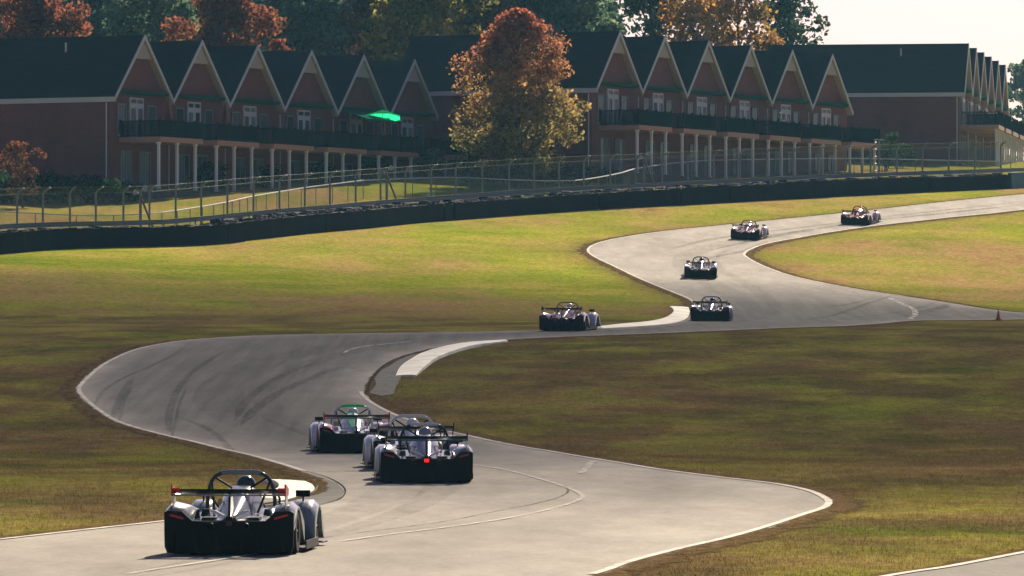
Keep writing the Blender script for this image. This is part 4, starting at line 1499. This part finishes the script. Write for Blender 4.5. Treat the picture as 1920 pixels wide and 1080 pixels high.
cmesh('rear_panel', MB().prism([(-.84, .035), (-.875, .12), (-.88, .34), (-.88, .58), (-.84, .605), (-.64, .60), (-.50, .47), (-.16, .455), (.16, .455), (.50, .47), (.64, .60), (.84, .605), (.88, .58), (.88, .34), (.875, .12), (.84, .035)], -.04, .0, 'y'), 0)
dm = MB().prism([(.0, .14), (.95, .05), (.95, .07), (.02, .30), (0.0, .30)], -.74, .74, 'x')
for x in (-.74, -.44, -.15, .15, .44, .74):
    dm.prism([(-.07, .05), (.8, .045), (.8, .12), (-.05, .30)], x - .009, x + .009, 'x')
cmesh('diffuser', dm, 0)
sec = [(-.05, .935), (.04, .922), (.14, .905), (.24, .884), (.29, .868), (.25, .862), (.14, .868), (.04, .888), (-.05, .925)]
cmesh('rear_wing', MB().prism(sec, -.80, .80, 'x'), 50)
cmesh('wing_flap', MB().prism([(-.02, .838), (.05, .846), (.05, .856), (-.02, .862)], -.795, .795, 'x'), 0)
cmesh('wing_pylon', MB().prism([(.0, .44), (.42, .60), (.30, .872), (.06, .872), (-.02, .52)], -.016, .016, 'x').box(-.045, .045, -.03, .02, .44, .56), 0)
hp = [(-.47, 1.50, .50), (-.465, 1.50, .72), (-.44, 1.50, .88), (-.40, 1.49, .98), (-.345, 1.49, 1.045), (-.27, 1.49, 1.078), (-.18, 1.49, 1.086)]
hp = hp + [(-x, y, z) for x, y, z in hp[::-1]]
cmesh('roll_hoop', MB().tube(hp, .027, 10), 60)
cmesh('hoop_pad', MB().tube([(-.27, 1.489, 1.084), (-.16, 1.489, 1.094), (.16, 1.489, 1.094), (.27, 1.489, 1.084)], .034, 10), 60)
br = MB()
for s in (-1, 1):
    br.tube([(s * .40, 1.50, .97), (s * .30, .85, .56)], .018, 6)
    br.tube([(s * .44, 1.50, .90), (s * .47, 2.1, .72), (s * .42, 2.6, .56)], .018, 6)
    br.tube([(s * .36, 1.50, 1.02), (s * .10, 1.50, .86)], .016, 6)
cmesh('brace', br, 60)
cmesh('windscreen', MB().loft([[(x * k, 2.46 + .16 * (1 - (x / .44) ** 2), .56 + .02 * (1 - (x / .44) ** 2) + dz) for x in np.linspace(-.44, .44, 9)] + [(x * k, 2.45 + .16 * (1 - (x / .44) ** 2), .56 + .02 * (1 - (x / .44) ** 2) + dz) for x in np.linspace(.44, -.44, 9)] for k, dz in ((1, 0), (.96, .14))]), 60)
cmesh('splitter', MB().prism([(-.92, 3.75), (.92, 3.75), (.94, 4.18), (.5, 4.34), (-.5, 4.34), (-.94, 4.18)], .045, .065, 'z'), 0)
cmesh('seat', MB().box(-.26, .26, 1.63, 1.72, .33, .82).box(-.26, .26, 1.72, 2.2, .33, .38), 30)
cmesh('steering_wheel', MB().lathe([(.11, -.012), (.135, -.012), (.135, .012), (.11, .012)], 18, closed=True).box(-.11, .11, -.02, .02, -.01, .01), 40)
for s, q in ((-1, 'l'), (1, 'r')):
    cmesh('stripe_' + q, MB().loft([[(s * xi, y, zi + o_) for xi, zi, o_ in ((.03, z1, .004), (w, z2, .004), (w, z2, .016), (.03, z1, .016))] for y, z1, w, z2 in ((1.56, .912, .18, .865), (1.2, .862, .165, .808), (.7, .732, .135, .685), (.3, .602, .09, .578))]), 30)
cmesh('rain_light', MB().box(-.042, .042, -.062, -.041, .405, .465), 0)
cmesh('vent_l', MB().prism([(-.40, .478), (-.24, .478), (-.20, .512), (-.38, .512)], .12, .55, 'y'), 0)
cmesh('vent_r', MB().prism([(.24, .478), (.40, .478), (.38, .512), (.20, .512)], .12, .55, 'y'), 0)
cmesh('number_plate', MB().box(-.17, .17, -.046, -.041, .30, .38), 0)


def paint(name, col, metal=0.0, rough=0.16):
    if name not in M:
        M[name] = simple('paint_' + name, col, rough, metal=metal, coat=0.0, spec=0.12 if max(col) < 0.15 else 0.3, noise=0.05, nscale=4)
    return M[name]


PAL = dict(silver=(0.19, 0.215, 0.22), white=(0.55, 0.54, 0.53), black=(0.012, 0.014, 0.017), slate=(0.035, 0.05, 0.06), sky=(0.055, 0.08, 0.095), maroon=(0.17, 0.015, 0.04), red=(0.50, 0.012, 0.03),
           pink=(0.62, 0.26, 0.36), lime=(0.05, 0.62, 0.14), gold=(0.55, 0.36, 0.12), teal=(0.03, 0.12, 0.12), navy=(0.02, 0.03, 0.10), blush=(0.60, 0.44, 0.42))
for k, v in PAL.items():
    paint(k, v, metal=0.12 if k in ('silver', 'sky', 'gold') else 0.0)
M['carbon'] = simple('carbon_black', (0.003, 0.004, 0.005), 0.35, spec=0.08)
M['tyre'] = simple('race_tyre', (0.006, 0.006, 0.007), 0.9, spec=0.08)
M['rim'] = simple('grey_rim', (0.18, 0.18, 0.19), 0.4, metal=0.8)
M['lens_dark'] = simple('unlit_lens', (0.05, 0.004, 0.008), 0.3)
M['lens_red'] = simple('red_lens', (0.45, 0.005, 0.02), 0.25)
m, nt, b = mat_new('rain_light_lit')
b.inputs['Base Color'].default_value = (0.6, 0.01, 0.0, 1)
b.inputs['Emission Color'].default_value = (1, 0.005, 0.003, 1); b.inputs['Emission Strength'].default_value = 0.9
M['lens_lit'] = m
m, nt, b = mat_new('tinted_screen')
b.inputs['Base Color'].default_value = (0.06, 0.07, 0.075, 1); b.inputs['Roughness'].default_value = 0.1; b.inputs['Alpha'].default_value = 0.45
M['screen'] = m
M['suit'] = simple('race_suit', (0.05, 0.05, 0.06), 0.8)
M['visor'] = simple('visor', (0.01, 0.01, 0.012), 0.08)

# driver: one continuous seated figure grown over a skeleton
sk = bpy.data.meshes.new('driver_skeleton')
J = [((0, 1.86, .44), .135), ((0, 1.80, .56), .140), ((0, 1.77, .70), .150), ((0, 1.79, .79), .085), ((0, 1.83, .88), .075),
     ((.17, 1.80, .74), .070), ((.26, 1.98, .60), .052), ((.15, 2.22, .60), .040), ((.09, 2.27, .61), .042),
     ((-.17, 1.80, .74), .070), ((-.26, 1.98, .60), .052), ((-.15, 2.22, .60), .040), ((-.09, 2.27, .61), .042),
     ((.10, 1.92, .44), .095), ((.12, 2.36, .50), .072), ((.11, 2.80, .30), .050), ((.11, 2.93, .33), .045),
     ((-.10, 1.92, .44), .095), ((-.12, 2.36, .50), .072), ((-.11, 2.80, .30), .050), ((-.11, 2.93, .33), .045)]
E = [(0, 1), (1, 2), (2, 3), (3, 4), (2, 5), (5, 6), (6, 7), (7, 8), (2, 9), (9, 10), (10, 11), (11, 12), (0, 13), (13, 14), (14, 15), (15, 16), (0, 17), (17, 18), (18, 19), (19, 20)]
sk.from_pydata([j[0] for j in J], E, [])
tmp = bpy.data.objects.new('driver_tmp', sk); C.objects.link(tmp)
tmp.modifiers.new('skin', 'SKIN')
for i, (_, r) in enumerate(J):
    sk.skin_vertices[0].data[i].radius = (r, r)
sk.skin_vertices[0].data[0].use_root = True
ms = tmp.modifiers.new('sub', 'SUBSURF'); ms.levels = 1
dg = bpy.context.evaluated_depsgraph_get()
driver_me = bpy.data.meshes.new_from_object(tmp.evaluated_get(dg))
driver_me.name = 'driver_body'
driver_me.shade_smooth()
bpy.data.objects.remove(tmp)
hel = MB()
prof = [(.075, -.13), (.105, -.11), (.125, -.05), (.135, .0), (.132, .05), (.11, .10), (.065, .135), (.01, .148)]
hel.lathe(prof, 18)
hel.v = [(x, y * 1.15, z) for x, y, z in hel.v]
helmet_me = hel.mesh('helmet', 60)
vis = MB()
vv = []
for zz in (-.02, .045):
    for k in range(9):
        a = math.radians(20 + 140 * k / 8)
        vv.append((.139 * math.cos(a), .161 * math.sin(a), zz))
vis.add(vv, [(k, k + 1, 10 + k, 9 + k) for k in range(8)])
visor_me = vis.mesh('visor', 60)

CARGROUP = 'open sports racing cars running up the track'


def car(px, row, d, heading, label, col, lit=False):
    """col: dict of part -> paint; px, row: pixel of the middle of the rear foot; heading in degrees right of straight ahead"""
    g = G(px, row)
    hd = math.radians(heading)
    fwd = Vector((math.sin(hd), math.cos(hd)))
    rt = Vector((fwd.y, -fwd.x))
    def zz(a, s=0.0):
        q = Vector((g.x, g.y)) + fwd * a + rt * s
        return float(tz(q.x, q.y)) + 0.019
    pitch = math.atan((zz(3.28) - zz(.66)) / 2.62)
    roll = math.atan((zz(1.9, -.7) - zz(1.9, .7)) / 1.4)
    z0 = zz(.66) - .66 * math.tan(pitch)
    root = empty('race_car', (g.x, g.y, z0))
    root.rotation_euler = (pitch, roll, -hd)
    root.rotation_mode = 'XYZ'
    tag(root, label, 'race car', CARGROUP)
    def part(key, mat, name=None, parent=root, loc=(0, 0, 0), rot=(0, 0, 0)):
        me, sd = CM[key]
        nm = name or key
        return put(nm, me, parent, M[mat] if isinstance(mat, str) else mat, loc, rot)
    bd = part('body', col['body'])
    part('vent_l', 'carbon', 'vent', bd); part('vent_r', 'carbon', 'vent', bd)
    ec = part('engine_cover', col['cover'])
    if col['stripe']:
        for q in 'lr': part('stripe_' + q, col['stripe'], 'stripe', ec)
    for s, q in ((-1, 'l'), (1, 'r')):
        part('rear_fender_' + q, col['rear'], 'rear_fender')
        ff = part('front_fender_' + q, col['front'], 'front_fender')
        part('mirror_' + q, 'carbon', 'mirror', ff)
        part('tail_light_' + q, 'lens_red', 'tail_light')
        w = part('wheel_rear_' + q, 'tyre', 'wheel'); part('rim_rear_' + q, 'rim', 'rim', w)
        w = part('wheel_front_' + q, 'tyre', 'wheel'); part('rim_front_' + q, 'rim', 'rim', w)
        part('side_blade_' + q, 'carbon', 'side_blade')
        part('duct_' + q, col['deck'], 'duct')
        part('glint_lip_' + q, 'white', 'glint_lip')
    rp = part('rear_panel', 'carbon')
    part('diffuser', 'carbon')
    part('rain_light', 'lens_lit' if lit else 'lens_dark', parent=rp)
    for s in (-1, 1):
        part('exhaust_l', 'carbon', 'exhaust', rp, (s * .24, -.045, .40), (math.pi / 2, 0, 0))
    wg = part('rear_wing', col['wing'], loc=(0, 0, -0.035)); wg.scale = (0.95, 1, 1)
    part('wing_flap', col['flap'], parent=wg)
    for q in 'lr':
        part('endplate_' + q, col['end'], 'endplate', wg)
        part('wing_stay_' + q, col['stay'], 'wing_stay', wg)
        if col['end'] == 'red': part('wing_tip_' + q, 'red', 'wing_tip', wg)
    part('wing_pylon', 'carbon', parent=wg)
    rh = part('roll_hoop', col['hoop'])
    part('hoop_pad', col['pad'], parent=rh)
    part('brace', 'carbon', parent=rh)
    part('windscreen', 'screen')
    part('splitter', 'carbon')
    part('seat', 'carbon')
    part('steering_wheel', 'carbon', loc=(0, 2.27, .60), rot=(math.radians(65), 0, 0))
    # the driver sits in the car but is a thing of its own
    ph = empty('person', root.location)
    ph.rotation_mode = 'XYZ'; ph.rotation_euler = root.rotation_euler
    tag(ph, 'helmeted driver seated in the ' + col['who'], 'person', 'drivers in the racing cars')
    b_ = put('body', driver_me, ph, M['suit'], (0.03, 0, -0.06))
    h = put('helmet', helmet_me, ph, M[col['helmet']], (0.03, 1.845, .895))
    put('visor', visor_me, h, M['visor'])
    return root


def cols(body='silver', cover='slate', rear=None, front=None, deck=None, wing='carbon', flap='silver', end='carbon', stay='silver', hoop='carbon', pad=None, helmet='white', who='', stripe=None):
    return dict(body=body, cover=cover, rear=rear or body, front=front or body, deck=deck or body, wing=wing, flap=flap, end=end, stay=stay, hoop=hoop, pad=pad or hoop, helmet=helmet, who=who, stripe=stripe)


car(430, 1044, 87, 3.8, 'nearest racing car, dark silver with red wing tips, at the lower left',
    cols('slate', 'sky', 'silver', 'silver', 'slate', end='red', stay='white', hoop='slate', pad='silver', helmet='slate', who='nearest car with red wing tips'))
car(800, 908, 123, -2.6, 'silver-grey racing car with its red rain light lit, front of the trio',
    cols('slate', 'navy', 'silver', 'white', 'slate', flap='teal', end='carbon', stay='white', hoop='slate', pad='white', helmet='silver', who='car with the lit red rain light'), lit=True)
car(780, 883, 132, -4.2, 'pale racing car mostly hidden behind the one with the lit rain light',
    cols('white', 'silver', 'white', 'white', 'silver', hoop='white', pad='white', stay='silver', helmet='white', who='pale car hidden behind the lit one'))
car(669, 851, 153, -5.2, 'white racing car with pink fenders, green hoop and red wing tips',
    cols('white', 'silver', 'pink', 'white', 'white', end='red', stay='silver', hoop='white', pad='lime', helmet='white', stripe='lime', who='car with the green hoop'))
car(1053, 621.5, 250, 9.8, 'maroon and white racing car alone at the middle kerb',
    cols('maroon', 'maroon', 'white', 'white', 'pink', stay='white', hoop='gold', pad='gold', helmet='white', who='maroon and white car'))
car(1331, 603, 292, 4.2, 'black and grey racing car beside the white kerb at the crest',
    cols('silver', 'black', 'silver', 'silver', 'slate', hoop='slate', pad='white', helmet='slate', who='car beside the crest kerb'))
car(1313, 523, 348, 1.9, 'racing car seen square from behind in the middle of the far bend',
    cols('black', 'slate', 'white', 'white', 'white', end='red', flap='carbon', hoop='carbon', pad='carbon', helmet='slate', who='car in the middle of the far bend'))
car(1397, 450, 385, 10.0, 'pale pink and white racing car leaving the far bend, second from last',
    cols('pink', 'maroon', 'blush', 'white', 'maroon', flap='carbon', hoop='carbon', pad='gold', helmet='white', who='pale pink car leaving the far bend'))
car(1602, 422, 407, 15.0, 'farthest racing car, white with red patches, near the right barrier',
    cols('red', 'maroon', 'white', 'white', 'red', stripe='red', flap='carbon', hoop='carbon', pad='red', helmet='red', who='farthest car'))

# someone leaning on the deck rail of the middle row
sk = bpy.data.meshes.new('standing_skeleton')
J = [((0, 0, .95), .13), ((0, .0, 1.12), .125), ((0, -.03, 1.34), .14), ((0, -.04, 1.47), .055), ((0, -.06, 1.55), .075), ((0, -.07, 1.66), .085),
     ((.18, -.04, 1.38), .06), ((.25, -.16, 1.16), .045), ((.16, -.36, 1.10), .035), ((-.18, -.04, 1.38), .06), ((-.25, -.16, 1.16), .045), ((-.16, -.36, 1.10), .035),
     ((.10, 0, .88), .09), ((.11, -.02, .48), .065), ((.11, .02, .08), .05), ((.11, -.12, .045), .04), ((-.10, 0, .88), .09), ((-.11, -.02, .48), .065), ((-.11, .02, .08), .05), ((-.11, -.12, .045), .04)]
E = [(0, 1), (1, 2), (2, 3), (3, 4), (4, 5), (2, 6), (6, 7), (7, 8), (2, 9), (9, 10), (10, 11), (0, 12), (12, 13), (13, 14), (14, 15), (0, 16), (16, 17), (17, 18), (18, 19)]
sk.from_pydata([j[0] for j in J], E, [])
tmp = bpy.data.objects.new('standing_tmp', sk); C.objects.link(tmp)
tmp.modifiers.new('skin', 'SKIN')
for i, (_, r) in enumerate(J): sk.skin_vertices[0].data[i].radius = (r, r)
sk.skin_vertices[0].data[0].use_root = True
ms = tmp.modifiers.new('sub', 'SUBSURF'); ms.levels = 1
dg = bpy.context.evaluated_depsgraph_get()
pm = bpy.data.meshes.new_from_object(tmp.evaluated_get(dg)); pm.name = 'standing_body'; pm.shade_smooth()
bpy.data.objects.remove(tmp)
M['skin'] = simple('skin', (0.42, 0.24, 0.17), 0.6); M['shirt'] = simple('grey_blue_cloth', (0.16, 0.24, 0.28), 0.9); M['pants'] = simple('dark_cloth', (0.03, 0.035, 0.045), 0.9)
pm.materials.append(M['skin']); pm.materials.append(M['shirt']); pm.materials.append(M['pants'])
for f in pm.polygons:
    z, y = f.center.z, f.center.y
    f.material_index = 2 if z < 0.98 and y > -0.2 else (1 if z < 1.46 and y > -0.27 else 0)
pp = bpt(B2, ANG2, B2Z, 3 * UL + 3.9, DV - 0.45, DZ + 0.005)
per = empty('person', pp, rowz(ANG2))
tag(per, 'person in a pale cap and grey-blue top leaning on an upper deck rail', 'person')
put('body', pm, per)
MB().lathe([(.098, 0.0), (.10, .03), (.085, .08), (.04, .105), (.005, .11)], 14, c=(0, -.07, 1.685)).build('cap', M['kerb'], per, 60)

# ---------------------------------------------------------------- traffic cone
p = G(1872, 601)
root = empty('traffic_cone', (p.x, p.y, p.z + 0.02))
tag(root, 'small dark orange traffic cone at the edge of the escape road', 'cone')
MB().lathe([(.13, .03), (.11, .08), (.03, .44), (.022, .45)], 14).build('cone_body', M['cone'], root, 40)
MB().box(-.18, .18, -.18, .18, 0.0, .03).build('base', M['cone'], root)

# ---------------------------------------------------------------- haze in the air
hz = MB().box(-1000, 1000, -140, 1760, -6, 62)
m = bpy.data.materials.new('haze_air'); m.use_nodes = True
nt = m.node_tree; nt.nodes.clear()
pv = nt.nodes.new('ShaderNodeVolumePrincipled'); ou = nt.nodes.new('ShaderNodeOutputMaterial')
pv.inputs['Color'].default_value = (0.26, 0.62, 0.86, 1)
pv.inputs['Density'].default_value = 0.0001
pv.inputs['Anisotropy'].default_value = 0.2
nt.links.new(pv.outputs[0], ou.inputs['Volume'])
haze = hz.build('haze', m)
tag(haze, 'thin pale haze in the valley air', 'haze', kind='stuff')

# ---------------------------------------------------------------- unseen cloud added overhead, toward the sun, to shade the middle of the track
def shade_cloud(label, ground_c, rx, ry, thick, dens, seed, alt=260.0, rot=0.0):
    t = alt / sdir.z
    c = Vector((ground_c[0], ground_c[1], 0)) + sdir * t
    rg = random.Random(seed)
    bm = bmesh.new()
    bmesh.ops.create_icosphere(bm, subdivisions=5, radius=1.0)
    ph = [rg.uniform(0, 6) for _ in range(6)]
    for v in bm.verts:
        n = v.co.normalized()
        k = 1 + 0.10 * math.sin(3 * n.x * 2 + ph[0]) * math.cos(4 * n.y + ph[1]) + 0.06 * math.sin(9 * n.x + ph[2]) * math.sin(8 * n.y + ph[3]) + 0.05 * math.sin(14 * n.x + ph[4] + 5 * n.z) * math.sin(12 * n.y + ph[5])
        v.co = Vector((n.x * rx * k, n.y * ry * k, n.z * thick * k))
    me = bpy.data.meshes.new('shade_cloud'); bm.to_mesh(me); bm.free(); me.shade_smooth()
    m = bpy.data.materials.new('shade_vapour'); m.use_nodes = True
    nt = m.node_tree; nt.nodes.clear()
    pv = nt.nodes.new('ShaderNodeVolumePrincipled'); ou = nt.nodes.new('ShaderNodeOutputMaterial')
    pv.inputs['Color'].default_value = (0.95, 0.95, 0.95, 1)
    pv.inputs['Density'].default_value = dens
    nt.links.new(pv.outputs[0], ou.inputs['Volume'])
    o = put('shade_cloud', me, None, m, c, (0, 0, math.radians(rot)))
    tag(o, label, 'shade_cloud', kind='stuff')


shade_cloud('soft unseen vapour added high above the valley to shade the middle bends', (-10, 224), 175, 100, 22, 0.0165, 3, rot=35)
